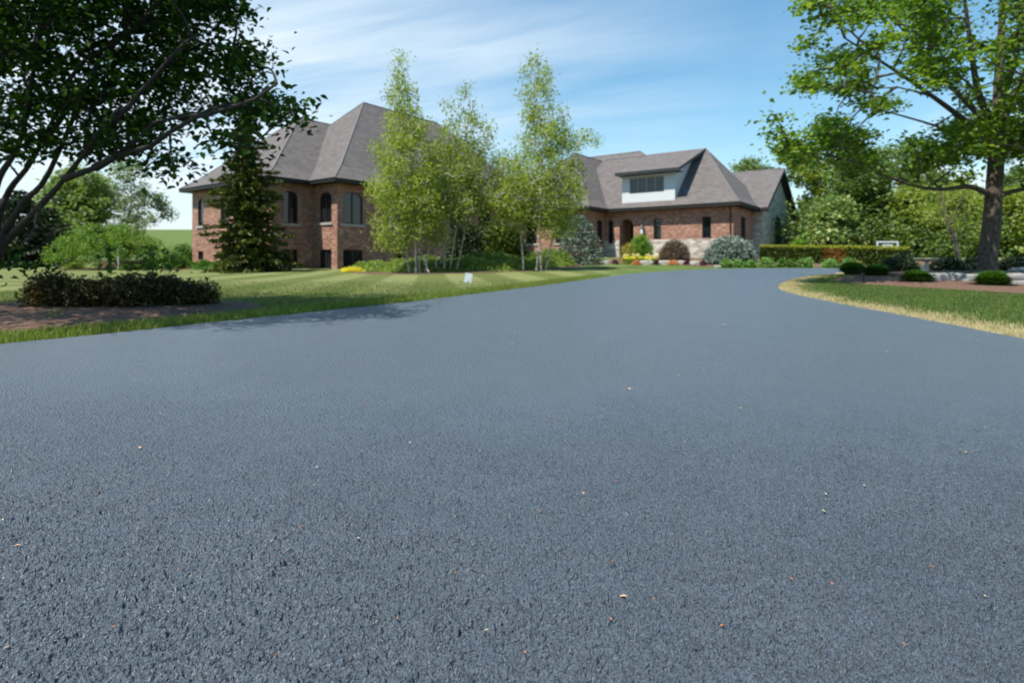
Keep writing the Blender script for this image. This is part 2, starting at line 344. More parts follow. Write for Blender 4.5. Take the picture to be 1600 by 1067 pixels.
# ------------------------------------------------------------------ driveway and ground outlines
le = [(-6, -14), (-6, -3), (-5.7, 0), (-5.2, 1.6), (-4.5, 3.0)]+[tuple(G(*q)[:2]) for q in
     [(0, 540), (100, 530), (200, 519.5), (330, 505.5), (430, 495), (520, 485.5), (600, 477), (660, 470.5), (720, 463), (800, 453), (860, 445.5), (920, 437), (980, 429), (1040, 424), (1110, 421), (1180, 420), (1250, 419.6), (1345, 419.8)]]+[(24, 30.0), (45, 35)]
ri = [(45, 30), (24, 25.4)]+[tuple(G(*q)[:2]) for q in
     [(1345, 425), (1300, 428.5), (1262, 432.5), (1238, 437), (1222, 442.5), (1216, 449.5), (1228, 457), (1268, 466.5), (1330, 479), (1400, 492), (1500, 511.5), (1600, 531)]]+[(4.1, 3.0), (4.1, 0), (4.2, -14)]
def smoothpoly(pts, n=5):
    out_ = []
    for i in range(len(pts)-1):
        p0, p1, p2, p3 = [np.array(pts[max(0, min(len(pts)-1, k))]) for k in (i-1, i, i+1, i+2)]
        for k in range(n):
            t_ = k/n; out_.append(tuple(.5*((2*p1)+(-p0+p2)*t_+(2*p0-5*p1+4*p2-p3)*t_**2+(-p0+3*p1-3*p2+p3)*t_**3)))
    return out_+[tuple(pts[-1])]
le, ri = smoothpoly(le), smoothpoly(ri); DRIVE = np.array(le+ri)
LE, RI = np.array(le), np.array(ri)

def axis(a, b, fine, coarse_max):
    out_ = [0.]
    return out_
xs = np.concatenate([-np.geomspace(26, 900, 34)[::-1], np.arange(-25.6, 25.6, .3), np.geomspace(26, 900, 34)])
ys = np.concatenate([np.linspace(-40, -2, 14), np.arange(-1.5, 44, .3), np.geomspace(44.5, 1000, 60)])
X, Y = np.meshgrid(xs, ys); V = np.column_stack([X.ravel(), Y.ravel(), T(X, Y).ravel()])
nx, ny = len(xs), len(ys); i = np.arange((ny-1)*nx).reshape(ny-1, nx)[:, :-1].ravel()
lawn = meshobj('lawn', V, np.column_stack([i, i+1, i+nx+1, i+nx]), M['lawn'], smooth=True); lawn['kind'] = 'structure'
near = (abs(V[:, 0]) < 27) & (V[:, 1] < 40); Q = V[:, :2]
dR = np.full(len(V), 99.); dR[near] = polydist(Q[near], RI); dL = np.full(len(V), 99.); dL[near] = polydist(Q[near], LE)
isl = (Q[:, 0] > 4) & near
dry = np.where(isl, np.clip(1.25-dR/.85, 0, 1), np.clip(.65-dL/.5, 0, .6)*(Q[:, 0] > 1))
lush = np.where(isl & (dR < 8), .85, np.clip(1.1-dL/1.6, 0, .6)*near)
lush = np.maximum(lush, .8*sst(4, 7, Q[:, 0])*near); lush = np.maximum(lush, .75*sst(45, 60, Q[:, 1]))
for nme, arr in (('dry', dry), ('lush', lush)):
    a = lawn.data.attributes.new(nme, 'FLOAT', 'POINT'); a.data.foreach_set('value', arr.astype(np.float32))

drape('driveway', [tuple(p) for p in DRIVE], .6, .012, M['asphalt'], jit=.03)
drv = bpy.data.objects['driveway']
# the nearest metres of the driveway carry their aggregate as real relief (same object, second patch)
def vor(px_, py_, cell, seed):
    r1 = np.random.default_rng(seed); NN = 1024; J = r1.random((NN, NN, 3))
    ix = np.floor(px_/cell).astype(int); iy = np.floor(py_/cell).astype(int); f1 = np.full(px_.shape, 9.); f2 = f1.copy(); hgt = np.zeros(px_.shape)
    for dx in (-1, 0, 1):
        for dy in (-1, 0, 1):
            jx, jy = (ix+dx) % NN, (iy+dy) % NN; j = J[jx, jy]
            d = np.hypot(px_/cell-(ix+dx)-j[..., 0], (py_/cell-(iy+dy)-j[..., 1]))
            c_ = d < f1; f2 = np.where(c_, f1, np.minimum(f2, d)); hgt = np.where(c_, j[..., 2], hgt); f1 = np.where(c_, d, f1)
    return f1, f2, hgt
yy = [.62]
while yy[-1] < 3.1: yy.append(yy[-1]+.0018*max(1, (yy[-1]/.9)**1.45))
yy = np.array(yy); un = np.linspace(-1, 1, 1700)
PX = un[None, :]*3.6*(.35+.65*abs(un[None, :]))*np.ones((len(yy), 1)); PYY = yy[:, None]*np.ones((1, len(un)))
PX = un[None, :]*(1.05*yy[:, None]+.35)
wx = PX+.004*np.sin(PYY*210+np.sin(PX*170)*2); wy = PYY+.004*np.sin(PX*190+1.3*np.sin(PYY*140))
H = np.zeros(PX.shape)
for cell, amp, seed in ((.019, .0056, 1), (.0100, .0066, 2), (.0050, .0032, 3)):
    f1, f2, hg = vor(wx+seed*3, wy+seed*5, cell, seed); e = np.clip((f2-f1)/.34, 0, 1); e = e*e*(3-2*e)
    H += amp*(e*(.30+.95*hg)-.25*f1)
f1, f2, hg = vor(wx*1.1+2, wy*1.1+7, .013, 17); H -= .010*np.clip(1-f1/.42, 0, 1)**1.5*(hg > .66)      # open voids between stones
f1, f2, hg = vor(wx, wy, .09, 9); f1b, f2b, hgb = vor(wx*1.3, wy*1.3, .35, 11)
H *= .55+.5*np.clip(1-f1, 0, 1)+.25*hgb
edge = np.clip((yy.max()-PYY)/1.9, 0, 1)*np.clip((1-abs(un[None, :]))/.03, 0, 1)
PV = np.column_stack([PX.ravel(), PYY.ravel(), (.0125+H*edge).ravel()]); nx = len(un); ny = len(yy); i = np.arange((ny-1)*nx).reshape(ny-1, nx)[:, :-1].ravel()
PF = np.column_stack([i, i+1, i+nx+1, i+nx])
HG = .0125+H*edge
def relief(x, y):                    # height of the asphalt surface under a point
    if y < yy[0]+.02 or y > yy[-1]-.02: return None
    jy = int(np.searchsorted(yy, y)); u = x/(1.05*y+.35)
    if abs(u) > .98: return None
    jx = int((u+1)/2*(len(un)-1)); return float(HG[max(0, jy-2):jy+3, max(0, jx-2):jx+3].max())
old = drv.data; OV = np.array([v.co[:] for v in old.vertices]); OF = [list(p.vertices) for p in old.polygons]; OF = np.array([f for f in OF if len(f) == 3])
tri = np.vstack([OF, np.vstack([PF[:, [0, 1, 2]], PF[:, [0, 2, 3]]])+len(OV)])
bpy.data.objects.remove(drv); drv = meshobj('driveway', np.vstack([OV, PV]), tri, M['asphalt'], smooth=True); drv['kind'] = 'structure'
# ------------------------------------------------------------------ foliage builders
def rot_basis(nrm, ax):
    nrm = nrm/np.linalg.norm(nrm, axis=1)[:, None]; ax = ax-(ax*nrm).sum(1)[:, None]*nrm; ax /= np.linalg.norm(ax, axis=1)[:, None]+1e-9
    return nrm, ax, np.cross(nrm, ax)
def leaf_arrays(C, size, aspect=.55, up=.6, droop=.4, shape='kite', sv=.35, axis=None, fold=.15):
    n = len(C); nr = rng.normal(size=(n, 3)); nr[:, 2] = abs(nr[:, 2])*.8+up*1.6
    ax = rng.normal(size=(n, 3)) if axis is None else axis+rng.normal(size=(n, 3))*.25
    ax[:, 2] -= droop*1.5
    nr, ax, sd = rot_basis(nr, ax); s = (size*(1+sv*rng.normal(size=n).clip(-2, 2)*.7))[:, None]
    if shape == 'kite': prof = [(0, 0, 0), (.42, .5, 1), (1, 0, 0), (.42, -.5, 1)]; tri = [(0, 1, 2), (0, 2, 3)]
    else: prof = [(0, 0, 0), (.22, .42, .8), (.55, .5, 1), (1.05, 0, -.3), (.55, -.5, 1), (.22, -.42, .8)]; tri = [(0, 1, 2), (0, 2, 3), (0, 3, 4), (0, 4, 5)]
    k = len(prof); V = np.zeros((n, k, 3))
    for j, (a, b_, f) in enumerate(prof): V[:, j] = C+ax*s*(a-.4)+sd*s*b_*aspect*2*.5*2*.5+nr*s*f*fold
    Fc = (np.arange(n)[:, None, None]*k+np.array(tri)[None]).reshape(-1, 3)
    return V.reshape(-1, 3), Fc
def join_arrays(lst):
    Vs, Fs, o = [], [], 0
    for V, Fc in lst: Vs.append(V); Fs.append(Fc+o); o += len(V)
    return np.vstack(Vs), np.vstack(Fs)
def crown(name, C, size, m, parent=None, **kw):
    V, Fc = leaf_arrays(np.asarray(C, float), size, **kw); return meshobj(name, V, Fc, m, parent)
def clusters(cent, n, spread, flat=.6):
    cent = np.asarray(cent, float); k = len(cent); sp = np.asarray(spread) if hasattr(spread, '__len__') else np.full(k, spread)
    P_ = np.repeat(cent, n, 0)+rng.normal(size=(k*n, 3))*np.repeat(sp, n)[:, None]*np.array([1, 1, flat]); return P_
def ell_points(c, rx, ry, rz, n, shell=.55, bottom=-1.):
    u = rng.normal(size=(n*3, 3)); u /= np.linalg.norm(u, axis=1)[:, None]; u = u[u[:, 2] > bottom][:n]
    r = (shell+(1-shell)*rng.random(len(u)))[:, None]; return np.array(c)+u*r*np.array([rx, ry, rz])
def wander(a, b, n=6, amp=.08, sag=0):
    a, b = Vector(a), Vector(b); L = (b-a).length; pts = []
    off = Vector((random.uniform(0, 99), random.uniform(0, 99), 0))
    for k in range(n+1):
        q = k/n; p = a.lerp(b, q)+Vector((noise.noise(off+Vector((q*2.3, 0, 0))), noise.noise(off+Vector((0, q*2.3, 5))), noise.noise(off+Vector((q*2.3, 9, 0)))))*L*amp*math.sin(q*math.pi*.95)*2
        p.z += sag*L*math.sin(q*math.pi); pts.append(p)
    return pts
def branches(mb, limbs, cents, r0=.03, r1=.006, n=5, every=1):
    """Connect cluster centres to the closest earlier point of the limbs."""
    nodes = np.array([p[:] for l in limbs for p in l])
    for c in cents[::every]:
        d = np.linalg.norm(nodes-np.array(c), axis=1)+.5*np.maximum(0, nodes[:, 2]-c[2]); j = int(np.argmin(d))
        if d[j] < .05: continue
        a = nodes[j]; pts = wander(a, c, 4, .08, .04); mb.tube(pts, np.linspace(r0, r1, 5), n, False)
        nodes = np.vstack([nodes, [p[:] for p in pts[2:]]])
def tree(name, label, cat, base, limbs, radii, cents, n, spread, lsize, lm, bm, group=None, r0=.03, r1=.006, flat=.6, every=1, **kw):
    root = empty(name, base, label, cat, group); mb = MB()
    for l, rd in zip(limbs, radii): mb.tube(l, np.linspace(rd[0], rd[1], len(l))*np.array([1.35]+[1]*(len(l)-1)) if len(rd) == 2 else rd, 9)
    branches(mb, limbs, cents, r0, r1, 5, every)
    mb.build('trunk', bm, root, True)
    crown('crown', clusters(cents, n, spread, flat), lsize, lm, root, **kw); return root
def polyline(*p): return [Vector(q) for q in p]
def densify(pts, n=4): return [Vector(q) for q in np.array(smoothpoly([tuple(p) for p in pts], n))]

# ------------------------------------------------------------------ the house
C0 = Vector((14.94, 38, 0)); DL = Vector((-.809, .588, 0)); DR = Vector((.588, .809, 0))
def Wd(l, r, z): return C0+DL*l+DR*r+Vector((0, 0, CH+z))
house = empty('brick_house', Wd(6, 3, .1-.65+.65), 'large brick house with steep grey hipped roofs, a white dormer and a stone gable', 'house')
def wall(mb, ax, c, a0, a1, z0, z1, ops=(), out=0.0, depth=.13):
    """Vertical wall: ax 'l' runs along l at r=c (faces -r), ax 'r' runs along r at l=c (faces -l)."""
    c = c-out
    def pt(a, z, dd=0): return Wd(a, c+dd, z) if ax == 'l' else Wd(c+dd, a, z)
    def q(A, B, Z0, Z1, Z0b=None, Z1b=None):
        Z0b = Z0 if Z0b is None else Z0b; Z1b = Z1 if Z1b is None else Z1b
        if max(Z1-Z0, Z1b-Z0b) < 1e-4: return
        p = [pt(A, Z0), pt(B, Z0b), pt(B, Z1b), pt(A, Z1)]; u = [(A, Z0), (B, Z0b), (B, Z1b), (A, Z1)]
        if ax == 'l': p, u = p[::-1], u[::-1]
        mb.face(p, u)
    ops = sorted(o for o in ops if o[1] > a0 and o[0] < a1 and o[3] > z0 and o[2] < z1); cur = a0
    starts = sorted({round(o[0], 3) for o in ops})
    if len(starts) < len(ops):                    # stacked openings: split the wall at mid height
        zm = 1.2
        wall(mb, ax, c+out, a0, a1, z0, zm, [o for o in ops if o[2] < zm], out, depth); wall(mb, ax, c+out, a0, a1, zm, z1, [o for o in ops if o[2] > zm], out, depth); return
    for o in ops:
        A, B, Z0, Z1 = o[:4]; arch = o[4] if len(o) > 4 else 0
        q(cur, A, z0, z1); q(A, B, z0, max(z0, Z0)); n = 8 if arch else 1; prev = None
        top = lambda s: min(z1, Z1-arch*(1-math.sqrt(max(0, 1-(2*s-1)**2)))) if arch else min(z1, Z1)
        for k in range(n):
            s0, s1 = k/n, (k+1)/n; q(A+(B-A)*s0, A+(B-A)*s1, top(s0), z1, top(s1), z1)
            mb.face([pt(A+(B-A)*s0, top(s0)), pt(A+(B-A)*s1, top(s1)), pt(A+(B-A)*s1, top(s1), depth), pt(A+(B-A)*s0, top(s0), depth)])
        lo = max(z0, Z0)
        for e, tz in ((A, top(0)), (B, top(1))): mb.face([pt(e, lo), pt(e, tz), pt(e, tz, depth), pt(e, lo, depth)], [(0, lo), (0, tz), (depth, tz), (depth, lo)])
        if Z0 > z0: mb.face([pt(A, Z0), pt(B, Z0), pt(B, Z0, depth), pt(A, Z0, depth)])
        cur = B
    q(cur, a1, z0, z1)
nwin = 0
def window(ax, c, A, B, Z0, Z1, arch=0, mull=1, bars=0, sill=True, fm='frame', depth=.09, parent=None, name='window'):
    def pt(a, z, dd=0): return Wd(a, c+dd, z) if ax == 'l' else Wd(c+dd, a, z)
    da = (pt(1, 0)-pt(0, 0)); dz = Vector((0, 0, 1)); dn = (pt(0, 0, 1)-pt(0, 0)); mb = MB(); fw = .055
    top = lambda s: Z1-arch*(1-math.sqrt(max(0, 1-(2*s-1)**2))) if arch else Z1
    e = .003
    for a_ in [A+e, B-fw-e]+[A+(B-A)*(k+1)/(mull+1)-fw*.5 for k in range(mull)]:
        s = (a_+fw/2-A)/(B-A); mb.box(pt(a_, Z0+e, depth-.04), da*fw, dn*.05, dz*(top(s)-Z0-2*e))
    mb.box(pt(A+e+fw, Z0+e, depth-.035), da*(B-A-2*fw-2*e), dn*.045, dz*fw)
    n = 8 if arch else 1
    for k in range(n):
        s0, s1 = k/n, (k+1)/n; t0, t1 = top(s0)-e, top(s1)-e
        a_, b_ = A+(B-A)*s0, A+(B-A)*s1
        for dd in (depth-.042,): mb.face([pt(a_, t0-fw, dd), pt(b_, t1-fw, dd), pt(b_, t1, dd), pt(a_, t0, dd)]); mb.face([pt(a_, t0-fw, dd), pt(b_, t1-fw, dd), pt(b_, t1-fw, dd+.05), pt(a_, t0-fw, dd+.05)])
    for k in range(bars): mb.box(pt(A+fw, Z0+(Z1-Z0)*(k+1)/(bars+1), depth-.02), da*(B-A-2*fw), dn*.02, dz*.025)
    w_ = mb.build(name, M[fm], parent or house); g_ = MB()
    prof = [(A+.004, Z0+.004)]+[(B-.004, Z0+.004)]+[(A+(B-A)*min(.998, max(.002, s)), top(s)-.006) for s in np.linspace(1, 0, 9 if arch else 2)]
    pts = [pt(a, z, depth+.012) for a, z in prof]; g_.face(pts if ax != 'l' else pts[::-1]); sub = parent is None
    if sub: g_.build('pane', M['glass'], w_)
    else: g_.build('pane', M['glass'], parent)
    if sill:
        s_ = MB(); s_.box(pt(A-.13, Z0-.13, -.07), da*(B-A+.26), dn*.16, dz*.125); s_.build('sill', M['limestone'], w_ if sub else parent)
    return w_
EA, EW = 4.38, 3.79                       # eave heights above eye level, left and right wings
brick = MB(); stone = MB(); gst = MB()
A18 = [(.71, 1.61)]
tw_l = [(16.26, 17.35, 2.05, 3.75, .28), (16.26, 17.35, -.56, .54)]
tw_r = [(-19.71, -18.34, 1.97, 3.78, .3), (-19.71, -18.34, -.56, .54), (-15.9, -15.27, -.2, .4), (-16.3, -15.0, 1.97, 3.78, .3), (-13.95, -13.15, -.5, .3, .2)]
b_r = [(-21.95, -21.05, 1.97, 3.78, .28), (-21.95, -21.05, -.5, .55)]
b_l = [(25.5, 26.2, 2.05, 3.74, .22), (25.5, 26.2, -.05, .5), (22.65, 23.4, -.15, .5), (22.65, 23.4, 2.05, 3.74, .22), (20.2, 20.95, 2.05, 3.74, .22), (20.2, 20.95, -.3, .5)]
a2_r = [(-11.6, -10.2, 1.97, 3.78, .3), (-8.6, -7.2, 1.97, 3.78, .3), (-6, -5, 1.97, 3.78, .3)]
d_l = [(13.9, 14.9, 1.2, 3., .25), (11.2, 12.2, 1.2, 3., .25)]
d_r = [(-1.24, -.36, 1.2, 2.95)]
w_l = [(1.48, 2.10, 1.46, 2.96), (5.06, 5.64, 1.46, 2.96), (8.88, 9.28, 1.2, 2.95)]
arch = (7.2, 8.34, .0, 3.03, .52)
g_r = [(9.9, 12.4, .7, 3.52, .6)]
ret = [(2.0, 3.3, 1.2, 3.0)]
wall(brick, 'l', -20.1, 15.75, 18, -1.6, EA-.2, tw_l); wall(brick, 'r', 15.75, -20.1, -12.9, -1.6, EA-.2, tw_r)
wall(brick, 'l', -22.64, 18, 26.95, -1.6, EA-.2, b_l); wall(brick, 'r', 18, -22.64, -20.1, -1.6, EA-.2, b_r)
wall(brick, 'l', -12.9, 15.15, 15.75, -1.6, EA-.2); wall(brick, 'r', 15.15, -12.9, -3, -1.6, EA-.2, a2_r)
wall(brick, 'l', -3, 9.6, 15.15, -1.2, EW-.2, d_l); wall(brick, 'r', 9.6, -3, 0, -1, EW-.2, d_r)
wall(brick, 'l', 0, 0, 9.6, 1.42, EW-.2, w_l+[arch]); wall(stone, 'l', 0, -.03, 9.6, -1., 1.42, [arch, w_l[2]], out=.03, depth=.16)
wall(brick, 'r', 0, 0, 5.4, 1.42, EW-.2, ret); wall(stone, 'r', 0, -.03, 5.4, -1., 1.42, ret, out=.03, depth=.16)
brick.face([Wd(26.95, -22.64, -1.6), Wd(26.95, -22.64, EA-.2), Wd(26.95, -8, EA-.2), Wd(26.95, -8, -1.6)], [(0, 0), (0, 5.6), (14, 5.6), (14, 0)])
# porch alcove behind the arch
for pts in ([Wd(7.2, .13, -.6), Wd(7.2, 1.5, -.6), Wd(7.2, 1.5, 3.0), Wd(7.2, .13, 3.0)], [Wd(8.34, .13, -.6), Wd(8.34, 1.5, -.6), Wd(8.34, 1.5, 3.0), Wd(8.34, .13, 3.0)],
            [Wd(7.2, 1.5, -.6), Wd(8.34, 1.5, -.6), Wd(8.34, 1.5, 3.0), Wd(7.2, 1.5, 3.0)], [Wd(7.2, .13, 3.0), Wd(8.34, .13, 3.0), Wd(8.34, 1.5, 3.0), Wd(7.2, 1.5, 3.0)]):
    brick.face(pts, [(0, 0), (1.3, 0), (1.3, 3.6), (0, 3.6)])
brick.build('brick_wall', M['brick'], house); stone.build('stone_base', M['fieldstone'], house)
# gable wing in grey stone
GL = -.67; R0, R1, RP, ZP = 5.4, 17.0, 11.1, 7.45
wall(gst, 'l', R0, GL, 0, -1, EW-.2); wall(gst, 'r', GL, R0, R1, -1, EW-.2, g_r)
def gz(r, lo=R0, e=.65): return EW+(ZP-EW)*(1-abs(r-RP)/(RP-R0+e))
gst.face([Wd(GL, R0, EW-.2), Wd(GL, R1, EW-.2), Wd(GL, R1, gz(R1)-.12), Wd(GL, RP, ZP-.15), Wd(GL, R0, gz(R0)-.12)], [(0, 3.6), (11.6, 3.6), (11.6, 4), (5.7, 7.3), (0, 4)])
gst.build('stone_gable', M['gable_stone'], house)
for c_, ops, ax in ((-20.1, tw_l, 'l'), (15.75, tw_r, 'r'), (18, b_r, 'r'), (-22.64, b_l, 'l'), (15.15, a2_r, 'r'), (-3, d_l, 'l')):
    for o in ops:
        up = o[2] > .8
        window(ax, c_, o[0], o[1], o[2], o[3], o[4] if len(o) > 4 else 0, 1 if o[1]-o[0] > .85 else 0, sill=up)
for c_, ops, ax in ((9.6, d_r, 'r'), (0, w_l, 'l'), (0, ret, 'r'), (GL, g_r, 'r')):
    for o in ops: window(ax, c_, o[0], o[1], o[2], o[3], o[4] if len(o) > 4 else 0, 1 if o[1]-o[0] > 1 else 0, 1 if o[1]-o[0] > 1 else 0, sill=False)
# front door within the arch
dm_ = MB(); dm_.box(Wd(7.3, 1.40, -.3), DL*.94, DR*.06, Vector((0, 0, 3.1))); door = dm_.build('door', M['wood_door'], house)
gm = MB(); gm.box(Wd(7.42, 1.385, .4), DL*.62, DR*.012, Vector((0, 0, 2.2))); gm.build('door_glass', M['glass'], door)
hm = MB(); hm.tube([Wd(7.38, 1.36, .55), Wd(7.38, 1.36, .85)], .015, 6); hm.build('handle', M['black'], door)

# roofs: hipped blocks with a slight kick at the eave
shin = MB(); fas = MB(); gut = MB(); cap = MB(); O = .6
def roofquad(pts):
    p = [Vector(q) for q in pts]; n_ = (p[1]-p[0]).cross(p[2]-p[0])
    if n_.z < 0: p = p[::-1]; n_ = -n_
    n_.normalize(); h = Vector((0, 0, 1)).cross(n_).normalized(); v = n_.cross(h)
    shin.face(p, [(q.dot(h), q.dot(v)) for q in p])
def fascia(ring, z, hgt=.2, th=None):
    n_ = len(ring)
    for k in range(n_):
        a, b = ring[k], ring[(k+1) % n_]; fas.face([Wd(*a, z-hgt), Wd(*b, z-hgt), Wd(*b, z+.005), Wd(*a, z+.005)])
    fas.face([Wd(*a, z-hgt) for a in ring])
def hip(l0, l1, r0, r1, ax, e0, e1, pos, ez, zr, o=O, inset=None):
    ring = [(l0-o, r0-o), (l1+o, r0-o), (l1+o, r1+o), (l0-o, r1+o)]
    if ax == 'l': ea, eb = (e0, pos), (e1, pos); top = [ea, eb, eb, ea]
    else: ea, eb = (pos, e0), (pos, e1); top = [ea, ea, eb, eb]
    tk = .16; mid = [((1-tk)*a[0]+tk*b[0], (1-tk)*a[1]+tk*b[1]) for a, b in zip(ring, top)]; mz = ez+(zr-ez)*tk*.80
    for k in range(4):
        k2 = (k+1) % 4
        roofquad([Wd(*ring[k], ez), Wd(*ring[k2], ez), Wd(*mid[k2], mz), Wd(*mid[k], mz)])
        if top[k] == top[k2]: roofquad([Wd(*mid[k], mz), Wd(*mid[k2], mz), Wd(*top[k], zr)])
        else: roofquad([Wd(*mid[k], mz), Wd(*mid[k2], mz), Wd(*top[k2], zr), Wd(*top[k], zr)])
    fascia(ring, ez)
    for k in range(4):
        a, b_ = ring[k], ring[(k+1) % 4]; gut.tube([Wd(*a, ez+.01), Wd(*b_, ez+.01)], .045, 6)
        cap.tube([Wd(*ring[k], ez+.01), Wd(*mid[k], mz+.01), Wd(*top[k], zr+.01)], .042, 6)
    cap.tube([Wd(*ea, zr+.01), Wd(*eb, zr+.01)], .042, 6)
hip(15.75, 25.75, -20.1, 0, 'r', -14.2, -6.9, 20.75, EA, 10.75)
hip(18, 26.95, -22.64, -10, 'r', -18.0, -12, 22.5, EA+.004, 9.2, o=.55)
hip(15.15, 21, -12.9, -3.6, 'l', 19, 20.5, -8.3, EA+.006, 8.3)
hip(9.6, 17, -3, 10, 'r', 1.8, 7.6, 13.3, EW+.004, 8.9)
hip(4.6, 22, 1.6, 13.6, 'l', 9.9, 18, 7.6, EW+.01, 9.55)
hip(0, 13.5, 0, 9.8, 'l', 3.35, 12, 4.9, EW, 8.6)
# gable wing roof (ridge along l) with dark rake boards
rl = GL-.5; e_ = .65
for s_, ra in ((1, R0-e_), (-1, R1+e_)):
    ez_ = EW+.002
    roofquad([Wd(rl, ra, ez_), Wd(9, ra, ez_), Wd(9, RP, ZP), Wd(rl, RP, ZP)])
    fas.face([Wd(rl, ra, ez_), Wd(rl, RP, ZP), Wd(rl, RP, ZP-.3), Wd(rl, ra, ez_-.3)])
    fas.face([Wd(rl, ra, ez_-.3), Wd(rl, RP, ZP-.3), Wd(GL+.05, RP, ZP-.3), Wd(GL+.05, ra, ez_-.3)])
    fas.face([Wd(rl, ra, ez_-.24), Wd(3, ra, ez_-.24), Wd(3, ra, ez_+.003), Wd(rl, ra, ez_+.003)])
    fas.face([Wd(rl+.01, ra, ez_-.24), Wd(3, ra, ez_-.24), Wd(3, ra+s_*.9, ez_-.24), Wd(rl+.01, ra+s_*.9, ez_-.24)])
cap.tube([Wd(rl, RP, ZP+.01), Wd(6, RP, ZP+.01)], .042, 6); roof = shin.build('roof', M['shingle'], house); cap.build('ridge_caps', M['ridge_cap'], house, True); gut.build('gutter', M['gutter'], house, True); fas.build('fascia', M['bronze'], house)
# shed dormer
dor = MB(); D0, D1 = 4.05, 8.15; zb, zt = 4.2, 6.26
dwin = (4.85, 7.55, 4.9, 6.08)
wall(dor, 'l', 0, D0, D1, zb, zt, [dwin], out=-.05, depth=.12)
dor.face([Wd(D0, .05, zb), Wd(D0, .05, zt), Wd(D0, 4.4, 8.2), Wd(D0, 4.4, 7.9)], [(0, zb), (0, zt), (4.4, 8.2), (4.4, 7.9)])
dor.face([Wd(D1, .05, zb), Wd(D1, .05, zt), Wd(D1, 4.4, 8.2), Wd(D1, 4.4, 7.9)], [(0, zb), (0, zt), (4.4, 8.2), (4.4, 7.9)])
dormer = dor.build('dormer', M['siding'], house); dormer['label'] = 'white clapboard dormer with a row of four windows'
window('l', .05, *dwin, mull=3, sill=False, fm='tan_frame', parent=dormer, name='window', depth=.08)
sv = shin; shin = MB(); roofquad([Wd(3.5, -.6, 6.47), Wd(8.45, -.6, 6.47), Wd(8.1, 4.9, 8.66), Wd(3.3, 4.9, 8.66)]); shin.build('dormer_roof', M['shingle'], dormer); shin = sv
dt = MB()
dt.face([Wd(3.5, -.6, 6.25), Wd(8.45, -.6, 6.25), Wd(8.45, -.6, 6.475), Wd(3.5, -.6, 6.475)])
dt.face([Wd(3.52, -.58, 6.25), Wd(8.42, -.58, 6.25), Wd(8.42, .5, 6.25), Wd(3.52, .5, 6.25)])
dt.face([Wd(3.5, -.6, 6.25), Wd(3.5, -.6, 6.475), Wd(3.3, 4.9, 8.655), Wd(3.32, 4.9, 8.4)]); dt.face([Wd(8.45, -.6, 6.25), Wd(8.45, -.6, 6.475), Wd(8.1, 4.9, 8.655), Wd(8.1, 4.9, 8.4)])
dt.face([Wd(3.5, -.6, 6.25), Wd(3.32, 4.9, 8.4), Wd(4.1, 4.9, 8.4), Wd(4.1, -.6, 6.25)]); dt.build('dormer_trim', M['slate_trim'], dormer)
# downspout, gutter cup and wall lantern
ds = MB(); ds.tube([Wd(.18, -.45, 3.72), Wd(.18, -.12, 3.4), Wd(.18, -.08, 1.6), Wd(.18, -.08, .2)], .045, 8); ds.build('downspout', M['bronze'], house, True)
lt = MB(); lt.box(Wd(6.38, -.27, 1.85), DL*.16, DR*.16, Vector((0, 0, .48))); ln = lt.build('wall_lantern', M['white'], house); lc = MB()
lc.face([Wd(6.30, -.35, 2.33), Wd(6.62, -.35, 2.33), Wd(6.46, -.19, 2.6)]); lc.face([Wd(6.62, -.35, 2.33), Wd(6.62, -.03, 2.33), Wd(6.46, -.19, 2.6)])
lc.face([Wd(6.62, -.03, 2.33), Wd(6.30, -.03, 2.33), Wd(6.46, -.19, 2.6)]); lc.face([Wd(6.30, -.03, 2.33), Wd(6.30, -.35, 2.33), Wd(6.46, -.19, 2.6)])
lc.box(Wd(6.40, -.10, 2.2), DL*.08, DR*.1, Vector((0, 0, .2))); lc.build('lantern_cap', M['black'], ln)

# ------------------------------------------------------------------ planting beds
def gp(*q): return [tuple(G(*k)[:2]) for k in q]
drape('mulch_bed', smoothpoly(gp((-160, 500), (0, 521), (110, 513), (250, 500), (330, 492), (400, 486), (415, 482), (390, 474), (330, 472))+[(-3.3, 8.3), (-5.5, 8.6), (-8, 8.0)]), .25, .01, M['mulch'], mound=.05)
drape('mulch_bed', smoothpoly(gp((1300, 438), (1335, 444), (1420, 449), (1500, 454), (1600, 460), (1700, 463))+[(19, 16), (19, 21), (15, 21.5), (12, 19)], 4), .3, .01, M['mulch'], mound=.05)
drape('mulch_bed', smoothpoly(gp((548, 427), (620, 429), (700, 428), (780, 426), (850, 422), (905, 416.5))+[(4.5, 34), (2, 33), (-1, 33.5), (-4, 34), (-8.0, 31.5)], 4), .4, .01, M['mulch'])
drape('mulch_bed', [tuple(G(*k)[:2]) for k in ((918, 411), (980, 412.5), (1060, 414), (1095, 417), (1180, 417.8), (1345, 417.8))]+[(26, 32), (22, 44), (14.5, 37.2), (9, 41)], .5, .012, M['mulch'])
drape('mulch_bed', smoothpoly([(-26, 31.5), (-24, 30.2), (-21, 30), (-18, 30), (-17, 31), (-19, 33.5), (-24, 34)], 4), .5, .01, M['mulch'])
